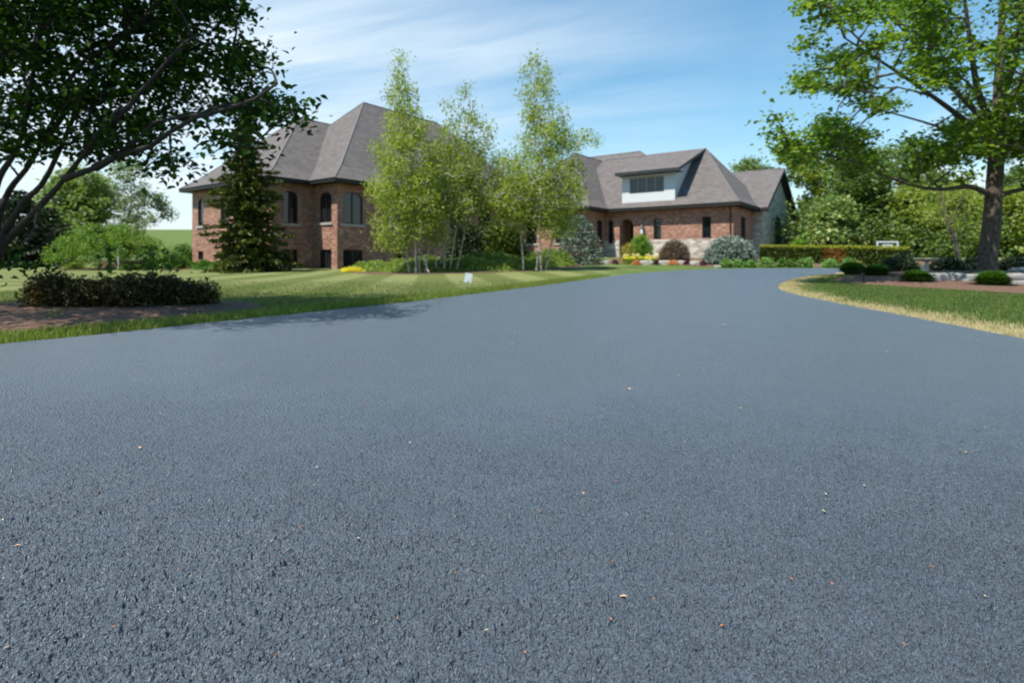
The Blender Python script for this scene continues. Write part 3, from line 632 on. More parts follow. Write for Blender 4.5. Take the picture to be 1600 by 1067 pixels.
# ------------------------------------------------------------------ lawn grass blades
def blades(Q, h, wdt, name, m, lean=.35):
    n = len(Q); z = T(Q[:, 0], Q[:, 1]); a = rng.random(n)*2*np.pi; hh_ = h*(.45+.7*rng.random(n)**1.5); wd = wdt*(.7+.6*rng.random(n))
    bx = np.cos(a)*wd/2; by = np.sin(a)*wd/2; la = rng.random(n)*2*np.pi; lr = lean*hh_*rng.random(n)
    V = np.zeros((n, 5, 3)); b0 = np.column_stack([Q, z-.005])
    off = np.column_stack([bx, by, np.zeros(n)]); ld = np.column_stack([np.cos(la)*lr, np.sin(la)*lr, np.zeros(n)]); up = np.column_stack([np.zeros(n), np.zeros(n), hh_])
    V[:, 0] = b0-off; V[:, 1] = b0+off; V[:, 2] = b0+ld*.35+up*.6+off*.7; V[:, 3] = b0+ld*.35+up*.6-off*.7; V[:, 4] = b0+ld*1.4+up
    Fc = (np.arange(n)[:, None, None]*5+np.array([(0, 1, 2), (0, 2, 3), (3, 2, 4)])[None]).reshape(-1, 3)
    return tag(meshobj(name, V.reshape(-1, 3), Fc, m), kind='stuff')
def scatter(n, xr, yr, pw=1.0):
    d = yr[0]+(yr[1]-yr[0])*rng.random(n)**pw; return np.column_stack([xr[0]+(xr[1]-xr[0])*rng.random(n), d])
DJ = DRIVE
def free(Q): return ~inside(Q, DJ)
Q = scatter(520000, (-10, 7), (3.2, 20), 1.3); Q = Q[free(Q)]; dl = polydist(Q, LE); px_ = Q[:, 0]/Q[:, 1]*F+800
bedA = np.array([(-8, 5.3), *gp((0, 521), (110, 513), (250, 500), (330, 492), (400, 486), (415, 482), (390, 474)), (-3.3, 8.3), (-5.5, 8.6), (-8, 8.0)])
Q2 = Q[(px_ > -120) & (Q[:, 0] < 3.5) & ~inside(Q, bedA)]; dl = polydist(Q2, LE)
tall = Q2[(dl < .75+.15*rng.normal(size=len(Q2))) & (rng.random(len(Q2)) < 1)]
tl = scatter(60000, (-6, 3), (3.2, 16), 1.2); tl = tl[free(tl)]; tl = tl[(polydist(tl, LE) < .55+.2*rng.normal(size=len(tl))) & ~inside(tl, bedA)]
t1 = tag(blades(np.vstack([tall[:45000], tl]), .072, .009, 'grass', M['grass']), 'longer yellow-green grass along the left driveway edge', 'grass')
sh = Q2[(dl > .35) & (rng.random(len(Q2)) < np.clip((17-Q2[:, 1])/9, 0, 1))]; sh = sh[rng.random(len(sh)) < .75]
tag(blades(sh[:150000], .04, .010, 'grass', M['grass_short']), 'short mown grass of the left lawn', 'grass')
Q = scatter(420000, (4, 19), (3.4, 21), 1.1); Q = Q[free(Q) & (rng.random(len(Q)) < np.clip((2250-(Q[:, 0]/Q[:, 1]*F+800))/600, 0, 1))]; dr = polydist(Q, RI)
bedB = np.array([*gp((1300, 438), (1335, 444), (1420, 449), (1500, 454), (1600, 460), (1700, 463)), (19, 16), (19, 21), (15, 21.5), (12, 19)]); k_ = ~inside(Q, bedB)
nz = np.array([noise.noise(Vector((q[0]*1.3, q[1]*1.3, 0))) for q in Q]); isd = dr < .48+.35*nz+.12*rng.normal(size=len(Q))
tag(blades(Q[k_ & isd][:90000], .045, .009, 'grass', M['dry_grass']), 'dry tan grass rimming the lawn island at the driveway', 'grass')
tag(blades(Q[k_ & ~isd & (Q[:, 1] < 20)][:170000], .045, .010, 'grass', M['island_grass']), 'lush green grass of the lawn island on the right', 'grass')

# ------------------------------------------------------------------ the dark tree at upper left
def region_points(poly, n, d0, d1, thr=-.1, sc=.012, seed=0):
    A = np.array(poly, float); lo, hi = A.min(0), A.max(0); res = []
    while len(res) < n:
        Qp = lo+(hi-lo)*rng.random((n, 2)); Qp = Qp[inside(Qp, A)]
        for q in Qp:
            if noise.noise(Vector((q[0]*sc, q[1]*sc*1.4, seed))) > thr:
                d = d0+(d1-d0)*random.random(); res.append(PY(q[0], q[1], d)[:])
                if len(res) >= n: break
    return np.array(res)
mb_base = Vector((-7.3, 7.2, float(T(-7.3, 7.2))))
fork = PY(-8, 396, 7.0)
lim = [densify([mb_base-Vector((0, 0, .1)), mb_base+Vector((.25, 0, .35)), fork])]
ends = [((-4, 348), (15, 297), (50, 251), (101, 150), 6.9), ((8, 362), (38, 315), (76, 271), (150, 100), 6.6), ((-14, 340), (-2, 280), (33, 216), (60, 60), 6.5),
        ((20, 366), (58, 327), (101, 279), (190, 165), 6.2), ((-40, 380), (-22, 250), (-5, 120), (30, -40), 7.3), ((-60, 400), (-40, 250), (-80, 100), (-150, -80), 7.6)]
rad = [(.15, .10)]
for a, b, c, e, d in ends:
    dd = (7.0, 7.0, d+.2, d, d-.4); pts = [fork]+[PY(*q, k) for q, k in zip((a, b, c, e), dd[1:])]; lim.append(densify(pts)); rad.append((.052, .018))
for a, b, d in (((110, 265), (345, 165), 6.1), ((130, 240), (430, 130), 5.7), ((160, 200), (300, 60), 6.0), ((95, 240), (210, 20), 6.5), ((190, 60), (330, -60), 6.3), ((110, 60), (90, -160), 6.6)):
    a0_ = PY(*a, d+.3); st0 = min((p for l_ in lim[1:] for p in l_), key=lambda p: (p-a0_).length)
    lim.append(wander(st0, PY(*b, d-.4), 8, .06)); rad.append((.035, .012))
polyM = [(-20, -60), (350, -60), (366, 0), (392, 50), (412, 105), (398, 140), (442, 168), (420, 186), (400, 185), (380, 235), (340, 232), (325, 195), (290, 195), (262, 190), (235, 215), (262, 235), (285, 255), (250, 262), (215, 238), (190, 246), (150, 256), (118, 236), (60, 228), (20, 238), (-20, 250)]
ctM = region_points(polyM, 620, 5.8, 8.0, -.02, .020, 3)
up_ = []
while len(up_) < 720:                       # the rest of the crown, above and left of the frame
    u = np.array([random.uniform(-1, 1), random.uniform(-1, 1), random.uniform(-.5, 1)])
    if np.linalg.norm(u) < 1:
        p = np.array([-6.2, 6.2, 3.9])+u*np.array([3.5, 3.5, 2.6]); q = p[0]/p[1]*F+800; yq = HZ-(p[2]-CH)/p[1]*F
        if (q < -10 or yq < -40) and p[1] > 3.9 and p[2] > 1.7: up_.append(p)
ctM = np.vstack([ctM, np.array(up_)])
tips = [PY(x, y, 5.6)[:] for x, y in ((455, 175), (462, 180), (440, 185), (285, 262), (270, 255), (238, 262), (30, 410), (34, 418), (395, 232), (372, 225), (425, 98), (352, 240), (345, 222), (450, 168))]
ctM = np.vstack([ctM, np.array(tips)])
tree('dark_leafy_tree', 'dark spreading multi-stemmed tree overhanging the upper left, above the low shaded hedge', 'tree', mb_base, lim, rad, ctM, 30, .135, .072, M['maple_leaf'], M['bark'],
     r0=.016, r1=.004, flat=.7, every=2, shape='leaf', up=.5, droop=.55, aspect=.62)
# ------------------------------------------------------------------ shade tree on the right island
tb = P(1543, 16.0); D = 16.0
def tp(px, py, dd=0): return PY(px, py, D+dd)
limR = [densify([tb-Vector((0, 0, .15)), tb+Vector((0, 0, .45)), tp(1550, 340), tp(1556, 250), tp(1558, 180)]),
        densify([tp(1558, 190), tp(1562, 100), tp(1566, 0), tp(1560, -120)]),
        densify([tp(1557, 200), tp(1530, 150, -.3), tp(1515, 60, -.6), tp(1500, -60, -.8)]),
        densify([tp(1556, 205), tp(1500, 150, .5), tp(1450, 95, 1.2), tp(1380, 10, 1.6)]),
        densify([tp(1555, 225), tp(1490, 175, -1), tp(1420, 125, -1.8), tp(1320, 60, -2.4)]),
        densify([tp(1560, 200), tp(1600, 120, .4), tp(1640, 20, .9), tp(1680, -90, 1)]),
        densify([tp(1548, 305), tp(1515, 292, -.3), tp(1470, 296, -.7), tp(1425, 290, -1.2), tp(1370, 270, -1.6)]),
        densify([tp(1552, 312), tp(1580, 300, -.2), tp(1620, 292, -.5), tp(1690, 270, -1)]),
        densify([tp(1556, 240), tp(1510, 215, 1.5), tp(1440, 190, 2.8), tp(1330, 160, 3.6)]),
        densify([tp(1556, 230), tp(1600, 190, -1.5), tp(1680, 130, -2.6), tp(1760, 90, -3)]),
        densify([tp(1558, 180), tp(1590, 80, -1), tp(1600, -30, -1.5)])]
radR = [(.33, .27, .25, .24)+tuple(np.linspace(.24, .17, len(limR[0])-4))]+[(.15, .03), (.12, .025), (.10, .02), (.09, .018), (.11, .03), (.085, .02), (.09, .025), (.07, .018), (.08, .02), (.1, .02)]
cR = []
def tier(poly, n, dspan, thr=-.12, seed=1, sc=.02):
    global cR
    A = np.array(poly, float); lo, hi = A.min(0), A.max(0); k = 0
    while k < n:
        q = lo+(hi-lo)*rng.random(2)
        if inside(q[None], A)[0] and noise.noise(Vector((q[0]*sc*.7, q[1]*sc*1.6, seed))) > thr:
            cR.append(tp(q[0], q[1], random.uniform(*dspan))[:]); k += 1
tier([(1255, -30), (1265, 20), (1270, 60), (1225, 85), (1245, 110), (1240, 150), (1300, 140), (1330, 160), (1380, 175), (1430, 150), (1480, 165), (1540, 170), (1600, 180), (1740, 190), (1790, 60), (1720, -90), (1500, -150), (1330, -90)], 860, (-4, 4), -.05, 1)
tier([(1200, 185), (1240, 178), (1300, 180), (1330, 205), (1390, 220), (1440, 215), (1450, 190), (1500, 185), (1600, 190), (1720, 210), (1730, 260), (1640, 270), (1530, 268), (1500, 285), (1460, 290), (1400, 280), (1330, 262), (1290, 262), (1240, 250), (1215, 225)], 400, (-3, 3), -.05, 2)
tier([(1195, 190), (1240, 205), (1245, 240), (1205, 225)], 12, (-2.5, -1), -1, 3)
tree('shade_tree', 'tall broad green shade tree with a thick dark trunk on the mulched island', 'tree', tb, limR, radR, np.array(cR), 34, .21, .135, M['shade_leaf'], M['bark_brown'], r0=.035, r1=.008, flat=.42, every=2, up=.8, droop=.15, aspect=.7)

# ------------------------------------------------------------------ birches in front of the house
def birch(label, base_px, d, stems, blobs, dens, lm, seed, lsize=.11):
    """stems: list of (base px, top px, top py); blobs: (px, py, rx, ry, n) clumps of foliage in the crown."""
    base = P(base_px, d); limbs, rads, cents = [], [], []
    for bx, tx, ty, rd in stems:
        b0 = P(bx, d+random.uniform(-.4, .4)); dt_ = d+random.uniform(-1.2, 1.2); b0.z -= .1
        midp = b0.lerp(PY(tx, ty, dt_), .45)+Vector((random.uniform(-.15, .15), 0, 0)); limbs.append(densify([b0, b0.lerp(midp, .5)+Vector((random.uniform(-.08, .08), 0, 0)), midp, PY(tx, ty, dt_)], 5)); rads.append((rd, .012))
    for px, py, rx, ry, n in blobs:
        for _ in range(n):
            a = random.random()*6.283; r = math.sqrt(random.random()); q = PY(px+rx*r*math.cos(a), py+ry*r*math.sin(a), d+random.gauss(0, rx/F*d*.55)); cents.append(q[:])
    return tree('birch_tree', label, 'tree', base, limbs, rads, np.array(cents), dens, .19, lsize, lm, M['birch_bark'], 'birches in the bed before the house', r0=.014, r1=.004, flat=1.0, every=1, up=.2, droop=.7, aspect=.62)
birch('bright green multi-stem birch, leftmost of the row, with the pointed narrow top', 650, 25,
      [(640, 622, 110, .055), (650, 640, 170, .05), (656, 655, 240, .045), (664, 690, 260, .04), (672, 600, 280, .04)],
      [(624, 100, 7, 14, 5), (624, 128, 13, 16, 14), (628, 160, 24, 22, 34), (636, 200, 36, 28, 66), (640, 245, 50, 35, 110), (632, 295, 55, 35, 120), (628, 345, 46, 28, 80), (612, 375, 30, 18, 34), (588, 232, 14, 8, 5), (660, 330, 40, 30, 60), (640, 290, 60, 40, 60), (675, 360, 22, 20, 26)], 31, M['birch_leaf'], 1)
birch('slender multi-stem birch with several thin leaning white stems and a sparse forked top', 700, 26,
      [(688, 700, 190, .05), (694, 690, 230, .045), (702, 735, 160, .045), (712, 760, 200, .04), (682, 665, 250, .04)],
      [(728, 148, 9, 12, 6), (736, 178, 15, 14, 12), (700, 170, 8, 10, 4), (704, 205, 24, 20, 22), (742, 215, 34, 24, 40), (720, 250, 52, 30, 95), (712, 300, 46, 26, 62), (745, 275, 30, 30, 40), (735, 350, 14, 10, 6), (680, 345, 16, 20, 14), (700, 260, 50, 40, 80), (705, 320, 44, 26, 60), (745, 310, 30, 34, 50), (700, 300, 60, 40, 60)], 27, M['birch_leaf_dull'], 2)
birch('tall wispy birch, rightmost of the row, with a side arm reaching right', 838, 26,
      [(818, 792, 250, .055), (838, 850, 180, .06), (846, 835, 95, .055), (852, 905, 215, .045)],
      [(838, 92, 9, 12, 6), (822, 112, 8, 8, 4), (843, 120, 18, 16, 14), (836, 150, 26, 20, 30), (850, 185, 34, 22, 50), (872, 205, 22, 18, 18), (925, 215, 22, 9, 8), (900, 225, 18, 14, 12), (855, 225, 46, 24, 80), (840, 265, 62, 28, 120), (795, 270, 26, 34, 52), (815, 305, 50, 28, 95), (870, 310, 44, 26, 75), (860, 345, 40, 20, 48), (800, 335, 28, 22, 46), (840, 300, 66, 40, 70), (895, 285, 20, 36, 30), (785, 320, 24, 36, 40), (870, 355, 34, 14, 26)], 29, M['birch_leaf'], 3)
# ------------------------------------------------------------------ conifers
def conifer(name, label, base, hgt, rad_, lm, n_t, n_b, size, droop=-.15, top_pow=1.0, group=None, z0=.05, ragged=.2, dens=16):
    root = empty(name, base, label, 'tree' if hgt > 2 else 'shrub', group); mb = MB(); mb.tube([base-Vector((0, 0, .1)), base+Vector((0, 0, hgt*.6)), base+Vector((0, 0, hgt*.97))], [hgt*.018+.02, hgt*.012+.01, .01], 7)
    C_, A_ = [], []
    for k in range(n_t):
        f = (k+random.random()*.6)/n_t; z = hgt*(z0+(1-z0)*f); rr = rad_*(1-f)**top_pow*(1+ragged*random.uniform(-.6, .6))+.04*rad_
        nb_ = max(4, int(n_b*(1-f*.6)))
        for j in range(nb_):
            a = 6.283*(j+random.random()*.9)/nb_; L = rr*random.uniform(1-ragged*1.6, 1.06); dirv = Vector((math.cos(a), math.sin(a), droop+.35*f)); s = base+Vector((0, 0, z))
            e = s+dirv*L; mb.tube([s, s.lerp(e, .6)+Vector((0, 0, -.03*L)), e], [.012*hgt/4+.004, .006, .003], 4, False)
            m_ = max(4, int(dens*1.25*L/rad_+4)); q = rng.random(m_)**.6
            for t_ in q:
                p = s+dirv*(L*t_)+Vector((0, 0, -.04*L*math.sin(3*t_)))
                wd = .28*L*(1.1-t_)+.05; sd_ = Vector((-math.sin(a), math.cos(a), 0)); o_ = random.uniform(-1, 1)
                C_.append((p+sd_*wd*o_+Vector((0, 0, random.gauss(0, .025*hgt/4))))[:]); A_.append((dirv+sd_*o_*.9+Vector((0, 0, .25)))[:])
    mb.build('trunk', M['bark'], root); V, Fc = leaf_arrays(np.array(C_), size, .32, .5, .0, 'kite', .35, np.array(A_), .25)
    meshobj('crown', V, Fc, lm, root); return root
b = P(386, 27.5); conifer('spruce_tree', 'tall ragged dark green spruce standing before the left brick wing', b, 8.0, 2.1, M['spruce_needle'], 36, 16, .24, -.26, .72, ragged=.45, dens=74)
b = P(905, 32); b.z -= .1; conifer('blue_spruce', 'silvery blue cone-shaped spruce left of the porch arch', b, 2.85, 1.58, M['blue_needle'], 26, 24, .15, -.08, .62, 'blue spruces along the right wing', ragged=.12, dens=26, z0=.02)
# mounded (globe) spruce: wide low crown
def mound(name, label, base, rx, ry, rz, lm, n, size, cat='shrub', group=None, lumps=40, core=True, bottom=-.25, up=.6, droop=0, aspect=.5, part='foliage', flat=.55, spread=.16):
    root = empty(name, base, label, cat, group); c = Vector(base)+Vector((0, 0, rz*.12))
    ce = ell_points(c, rx*.84, ry*.84, rz*.84, lumps, .8, bottom)
    Pn = clusters(ce, max(1, int(n/lumps)), spread*(rx+rz)*.5*1.6, flat); P2 = ell_points(c, rx*.93, ry*.93, rz*.93, n//2, .8, bottom); Pn = np.vstack([Pn, P2])
    o = crown(part, Pn, size, lm, root, up=up, droop=droop, aspect=aspect)
    if core:
        u = ell_points(c, rx*.72, ry*.72, rz*.78, n//2, .2, bottom); V, Fc = leaf_arrays(u, size*1.8, .8, .6, 0); meshobj('inner_foliage', V, Fc, lm, root)
    return root
b = P(1140, 31.5); b.z -= .15; mound('blue_spruce', 'low mounded silvery blue spruce at the brick corner, right of the dead shrub', b, 1.6, 1.3, 1.72, M['blue_needle'], 9000, .15, group='blue spruces along the right wing', lumps=130, spread=.05, flat=.35, aspect=.32)
b = P(1001, 33.5); b.z -= .1; mound('round_bush', 'neatly clipped bright green ball bush under the wall lantern', b, .86, .8, 1.8, M['bright_bush_leaf'], 5000, .07, lumps=160, spread=.05)
b = P(982, 33.3); mound('yellow_shrub', 'upright yellowish shrub touching the left side of the green ball bush', b, .42, .4, 1.15, M['yellow_leaf'], 1800, .08, lumps=50, up=.2, spread=.1)
b = P(1054, 33.5); b.z -= .2; mound('dead_shrub', 'round bare brown twiggy shrub before the pale stone base', b, 1.05, .8, 1.55, M['twig'], 6000, .13, up=-.2, aspect=.1, lumps=160, spread=.06, part='twigs')
b = P(833, 30.5); mound('round_bush', 'small dark green ball bush half hidden left of the tall blue spruce', P(862, 33), .5, .5, .85, M['lily_leaf'], 1500, .08, lumps=60, spread=.06)
b = P(1262, 42); mound('round_bush', 'large bright green rounded bush beyond the clipped yew hedge by the stone gable', b, 1.25, 1.2, 1.75, M['bright_bush_leaf'], 5000, .13, lumps=120, spread=.06)
# understorey between the birches
mound('yew_shrub', 'dark bushy yew between the two groups of birches, left of the brownish yew', P(728, 31), 1.3, 1.1, 2.6, M['dark_needle'], 5000, .13, lumps=120, spread=.08)
mound('yew_shrub', 'brownish green bushy yew behind the birch bed', P(785, 31), 1.5, 1.1, 2.7, M['yew_leaf'], 6000, .13, lumps=120, spread=.08)

# ------------------------------------------------------------------ clipped hedges
def hedge_points(path, wdt, h, n, r_=.12):
    pts = []
    seg = [(Vector(path[i]), Vector(path[i+1])) for i in range(len(path)-1)]; Ls = [(b-a).length for a, b in seg]; tot = sum(Ls)
    for (a, b), L in zip(seg, Ls):
        k = int(n*L/tot); t_ = rng.random(k); s = rng.random(k); d = (b-a).normalized(); nn_ = Vector((-d.y, d.x, 0))
        for i in range(k):
            f = random.random(); p = a.lerp(b, t_[i])
            if f < .35: y_, z_ = random.uniform(-1, 1)*wdt/2, h+random.gauss(0, .02)
            elif f < .6: y_, z_ = wdt/2, random.random()*h
            elif f < .85: y_, z_ = -wdt/2, random.random()*h
            else: y_, z_ = random.uniform(-1, 1)*wdt/2, random.random()*h
            z_ += .05*noise.noise(Vector((p.x*.9, p.y*.9, 0)))
            q = p+nn_*(y_+random.gauss(0, .04)); pts.append((q.x, q.y, float(T(q.x, q.y))+z_))
    return np.array(pts)
hp = [P(1187, 34)[:2], P(1290, 32.5)[:2], P(1420, 30)[:2]]; hp = [(x, y) for x, y in hp]; h3 = [Vector((x, y, 0)) for x, y in hp]
hr = empty('yew_hedge', P(1300, 32), 'long clipped yew hedge with a flat top running right from the stone gable', 'hedge')
HT = .98
pts = hedge_points(h3, 1.0, HT, 26000); pxs = pts[:, 0]/pts[:, 1]*F+800; dead = (pxs > 1287)&(pxs < 1322)&(pts[:, 2]-T(pts[:, 0], pts[:, 1]) < HT*.9)&(rng.random(len(pts)) < .85)
top_ = (pts[:, 2]-T(pts[:, 0], pts[:, 1]) > HT-.10) & ~dead
crown('hedge_side', pts[~dead & ~top_], .10, M['yew_leaf'], hr); crown('hedge_top', pts[top_], .09, M['yew_tip'], hr)
crown('dead_patch', pts[dead], .10, M['dead_leaf'], hr)['label'] = 'rusty brown dead patch of the hedge'
cb = MB()
for a, b in zip(h3[:-1], h3[1:]):
    d = (b-a).normalized(); nn_ = Vector((-d.y, d.x, 0)); z = min(float(T(a.x, a.y)), float(T(b.x, b.y)))-.2
    cb.box(a-nn_*.40+Vector((0, 0, z)), b-a, nn_*.8, Vector((0, 0, HT+.1)))
cb.build('inner_branches', M['bark'], hr)
# low shaded hedge at left (two lobed rows)
h3 = [Vector((*G(8, 489)[:2], 0))+Vector((0, .35, 0)), Vector((*G(155, 490)[:2], 0))+Vector((0, .35, 0)), Vector((*G(288, 486)[:2], 0))+Vector((0, .3, 0))]
lh = empty('low_hedge', G(180, 488)+Vector((0, .35, 0)), 'low dark reddish-green barberry hedge in shade beside the left driveway edge', 'hedge')
pt_ = []
for i_ in range(34):
    t_ = i_/33; a = h3[0].lerp(h3[1], t_*2) if t_ < .5 else h3[1].lerp(h3[2], t_*2-1); a = a+Vector((0, random.uniform(-.12, .25), 0)); hh_ = .44+.05*math.sin(t_*13)+random.uniform(-.06, .06)-(.10 if t_ > .88 or t_ < .06 else 0)
    pt_.append(ell_points((a.x, a.y, float(T(a.x, a.y))+hh_*.42), .20, .28, hh_*.58, 900, .45, -.9))
crown('foliage', np.vstack(pt_), .036, M['barberry_leaf'], lh, up=.4, aspect=.8)
st_ = MB()
for i_ in range(60):
    t_ = random.random(); a = h3[0].lerp(h3[1], t_*2) if t_ < .5 else h3[1].lerp(h3[2], t_*2-1); a = Vector((a.x, a.y, float(T(a.x, a.y))-.02)); st_.tube([a, a+Vector((random.uniform(-.1, .1), random.uniform(-.12, .12), .35))], [.008, .003], 4, False)
st_.build('stems', M['bark'], lh)
def sprout(label, base, h, n, m, size=.055, spread=.1, name='weed'):
    root = empty(name, base, label, 'plant'); mb = MB(); C_ = []
    for k in range(n):
        e = base+Vector((random.gauss(0, spread), random.gauss(0, spread), h*random.uniform(.7, 1))); pp_ = wander(base, e, 5, .06); mb.tube(pp_, np.linspace(.004, .0015, 6), 4, False)
        for p in pp_[2:]: C_ += [(p+Vector((random.gauss(0, .03), random.gauss(0, .03), random.gauss(0, .015))))[:] for _ in range(5)]
    mb.build('stem', M['lily_leaf'], root); crown('leaves', np.array(C_), size, m, root, up=.4, droop=.3, aspect=.5); return root
sprout('single green leafy shoot rising above the middle of the dark hedge', G(165, 480), .80, 5, M['bush_leaf'], .085)
sprout('bushy green leafy weed growing through the right half of the dark hedge', G(245, 478), .82, 12, M['bush_leaf'], .085, spread=.2)
sprout('small green seedling in the dark mulch below the hedge', G(86, 503), .12, 2, M['grass'], .04, .03)

# ------------------------------------------------------------------ island plants, stones, birdbath
def strap_clump(label, base, r_, h, n, name='daylily_clump', group='strap-leaved clumps on the island bed'):
    a = rng.random(n)*6.283; b0 = np.array(base)+np.column_stack([np.cos(a)*r_*.35*rng.random(n), np.sin(a)*r_*.35*rng.random(n), np.zeros(n)-.02]); out_ = r_*(.15+1.1*rng.random(n)); hh_ = h*(.35+.75*rng.random(n)*(1-.35*(out_/r_)**2))
    dv = np.column_stack([np.cos(a), np.sin(a), np.zeros(n)]); sd_ = np.column_stack([-np.sin(a), np.cos(a), np.zeros(n)])*.011; V = np.zeros((n, 5, 3)); up = np.array([0, 0, 1])
    out_ = r_*1.05*rng.random(n)**.6; tz = h*np.sqrt(np.clip(1-(out_/(1.2*r_))**2, .05, 1))*(.55+.5*rng.random(n))
    V[:, 0] = b0-sd_; V[:, 1] = b0+sd_; V[:, 2] = b0+dv*(out_*.55)[:, None]+up*(tz*.85+.03)[:, None]+sd_; V[:, 3] = V[:, 2]-2*sd_; V[:, 4] = b0+dv*out_[:, None]+up*tz[:, None]
    Fc = (np.arange(n)[:, None, None]*5+np.array([(0, 1, 2), (0, 2, 3), (3, 2, 4)])[None]).reshape(-1, 3)
    return tag(meshobj(name, V.reshape(-1, 3), Fc, M['lily_leaf']), label, 'plant', group)
strap_clump('round grassy daylily clump in front of the stone edging, nearest the big trunk', G(1551, 449), .42, .40, 2600)
strap_clump('round grassy daylily clump left of the long pale edging stone', G(1432, 443), .40, .36, 2600)
strap_clump('small dark daylily clump at the left tip of the island bed', G(1368, 433), .45, .40, 1800)
strap_clump('dark daylily clump just behind the left tip of the island bed', G(1345, 431)+Vector((.3, .9, 0)), .5, .45, 1800)
def rock(name, label, base, sx, sy, sz, m='boulder', cat='stone', group=None, seed=0, rotz=0):
    import bmesh
    bm = bmesh.new(); bmesh.ops.create_cube(bm, size=2); bmesh.ops.subdivide_edges(bm, edges=bm.edges[:], cuts=4, use_grid_fill=True)
    for v in bm.verts:
        c = v.co; mx_ = max(abs(c.x), abs(c.y), abs(c.z)); c2 = c.normalized()*1.25; c = c.lerp(c2, .35)
        k = 1+.22*noise.noise(c*1.3+Vector((seed*7, 0, 0)))+.08*noise.noise(c*4+Vector((seed, 0, 0))); c = c*k; c.x *= sx/2; c.y *= sy/2; c.z *= sz/2
        ca, sa = math.cos(rotz), math.sin(rotz); v.co = Vector((c.x*ca-c.y*sa, c.x*sa+c.y*ca, c.z))+Vector(base)+Vector((0, 0, sz*.36))
    me = bpy.data.meshes.new(name); bm.to_mesh(me); bm.free(); me.materials.append(M[m]); o = bpy.data.objects.new(name, me); COL.objects.link(o)
    o.location = base
    for v in me.vertices: v.co = v.co-Vector(base)
    me.polygons.foreach_set('use_smooth', np.ones(len(me.polygons), bool)); me.update()
    return tag(o, label, cat, group)
eg = 'pale stones edging the island bed'
rock('edging_stone', 'long flat pale stone left of the trunk, first of the island edging', G(1474, 441), .95, .35, .26, group=eg, seed=1)
rock('edging_stone', 'shorter grey stone of the island edging, directly below the trunk', G(1517, 442), .55, .32, .24, group=eg, seed=2)
rock('edging_stone', 'pale stone of the island edging at the far right frame edge', G(1592, 441), .85, .35, .24, group=eg, seed=3, rotz=.1)
rock('edging_stone', 'low broken stone slab lying before the rightmost edging stone', G(1585, 447), .5, .3, .14, group=eg, seed=4)
rock('boulder', 'small bluish pale boulder behind the trunk at the right frame edge', P(1595, 19.5), .55, .4, .32, seed=6)
bb = P(1448, 20.5); bz = PY(1448, 404, 20.5).z; r_ = empty('birdbath', bb, 'pale stone birdbath with a shallow basin on a grey pedestal left of the big tree', 'birdbath')
mb = MB(); mb.tube([bb-Vector((0, 0, .05)), bb+Vector((0, 0, .06)), bb+Vector((0, 0, .08)), Vector((bb.x, bb.y, bz-.15)), Vector((bb.x, bb.y, bz-.1))], [.15, .14, .07, .055, .09], 14); mb.build('pedestal', M['pale_post'], r_, True)
mb = MB(); mb.tube([Vector((bb.x, bb.y, bz-.11)), Vector((bb.x, bb.y, bz-.06)), Vector((bb.x, bb.y, bz)), Vector((bb.x, bb.y, bz+.01))], [.12, .34, .42, .40], 20, False); mb.tube([Vector((bb.x, bb.y, bz+.01)), Vector((bb.x, bb.y, bz-.03))], [.40, .02], 20, False); mb.build('basin', M['limestone'], r_, True)
pl = G(1349, 444); r_ = empty('path_light', pl, 'short black path light stake in the left tip of the island mulch', 'path light')
mb = MB(); mb.tube([pl-Vector((0, 0, .03)), pl+Vector((0, 0, .12))], .012, 6); mb.build('stake', M['black'], r_); mb = MB(); mb.tube([pl+Vector((0, 0, .11)), pl+Vector((0, 0, .14)), pl+Vector((0, 0, .17))], [.035, .035, .008], 10); mb.build('lamp_head', M['black'], r_)
# dark low shrubs behind the tree
for i_, (px, d, rr, hh_, lb) in enumerate([(1408, 21.5, .75, .75, 'leftmost dark low shrub on the island, against the end of the clipped hedge'), (1482, 22, .8, .62, 'dark low shrub just right of the birdbath'), (1520, 23, .7, .6, 'dark low shrub directly left of the big trunk'), (1585, 22.5, .8, .62, 'dark low shrub right of the big trunk'), (1640, 21, .9, .65, 'dark low shrub at the right edge of the island')]):
    mound('dark_shrub', lb, P(px, d), rr, .55, hh_, M['dark_needle'], 2600, .09, group='dark shrubs behind the island stones', lumps=70, spread=.1)
# basketball backboard
bp = P(1387, 34); zt_ = PY(1387, 377, 34).z; r_ = empty('basketball_hoop', bp, 'white basketball backboard frame rising above the clipped hedge', 'basketball hoop')
mb = MB(); W_ = 1.32; Hh = .9; x0 = bp.x-W_/2; fr = .09
for o, a, c in (((x0, bp.y, zt_-fr), (W_, 0, 0), (0, 0, fr)), ((x0, bp.y, zt_-Hh), (W_, 0, 0), (0, 0, fr)), ((x0, bp.y, zt_-Hh+fr), (fr, 0, 0), (0, 0, Hh-2*fr)), ((x0+W_-fr, bp.y, zt_-Hh+fr), (fr, 0, 0), (0, 0, Hh-2*fr)),
                ((x0+.36, bp.y, zt_-.28), (.60, 0, 0), (0, 0, .08)), ((x0+.36, bp.y, zt_-.72), (.60, 0, 0), (0, 0, .07)), ((x0+.36, bp.y, zt_-.65), (.09, 0, 0), (0, 0, .37)), ((x0+.87, bp.y, zt_-.65), (.09, 0, 0), (0, 0, .37))): mb.box(o, a, (0, .04, 0), c)
mb.build('backboard_frame', M['white'], r_)
mb = MB(); mb.tube([bp+Vector((0, .8, -.1)), bp+Vector((0, .8, 1.0)), Vector((bp.x, bp.y+.06, zt_-.5))], .05, 8); mb.build('pole', M['black'], r_)
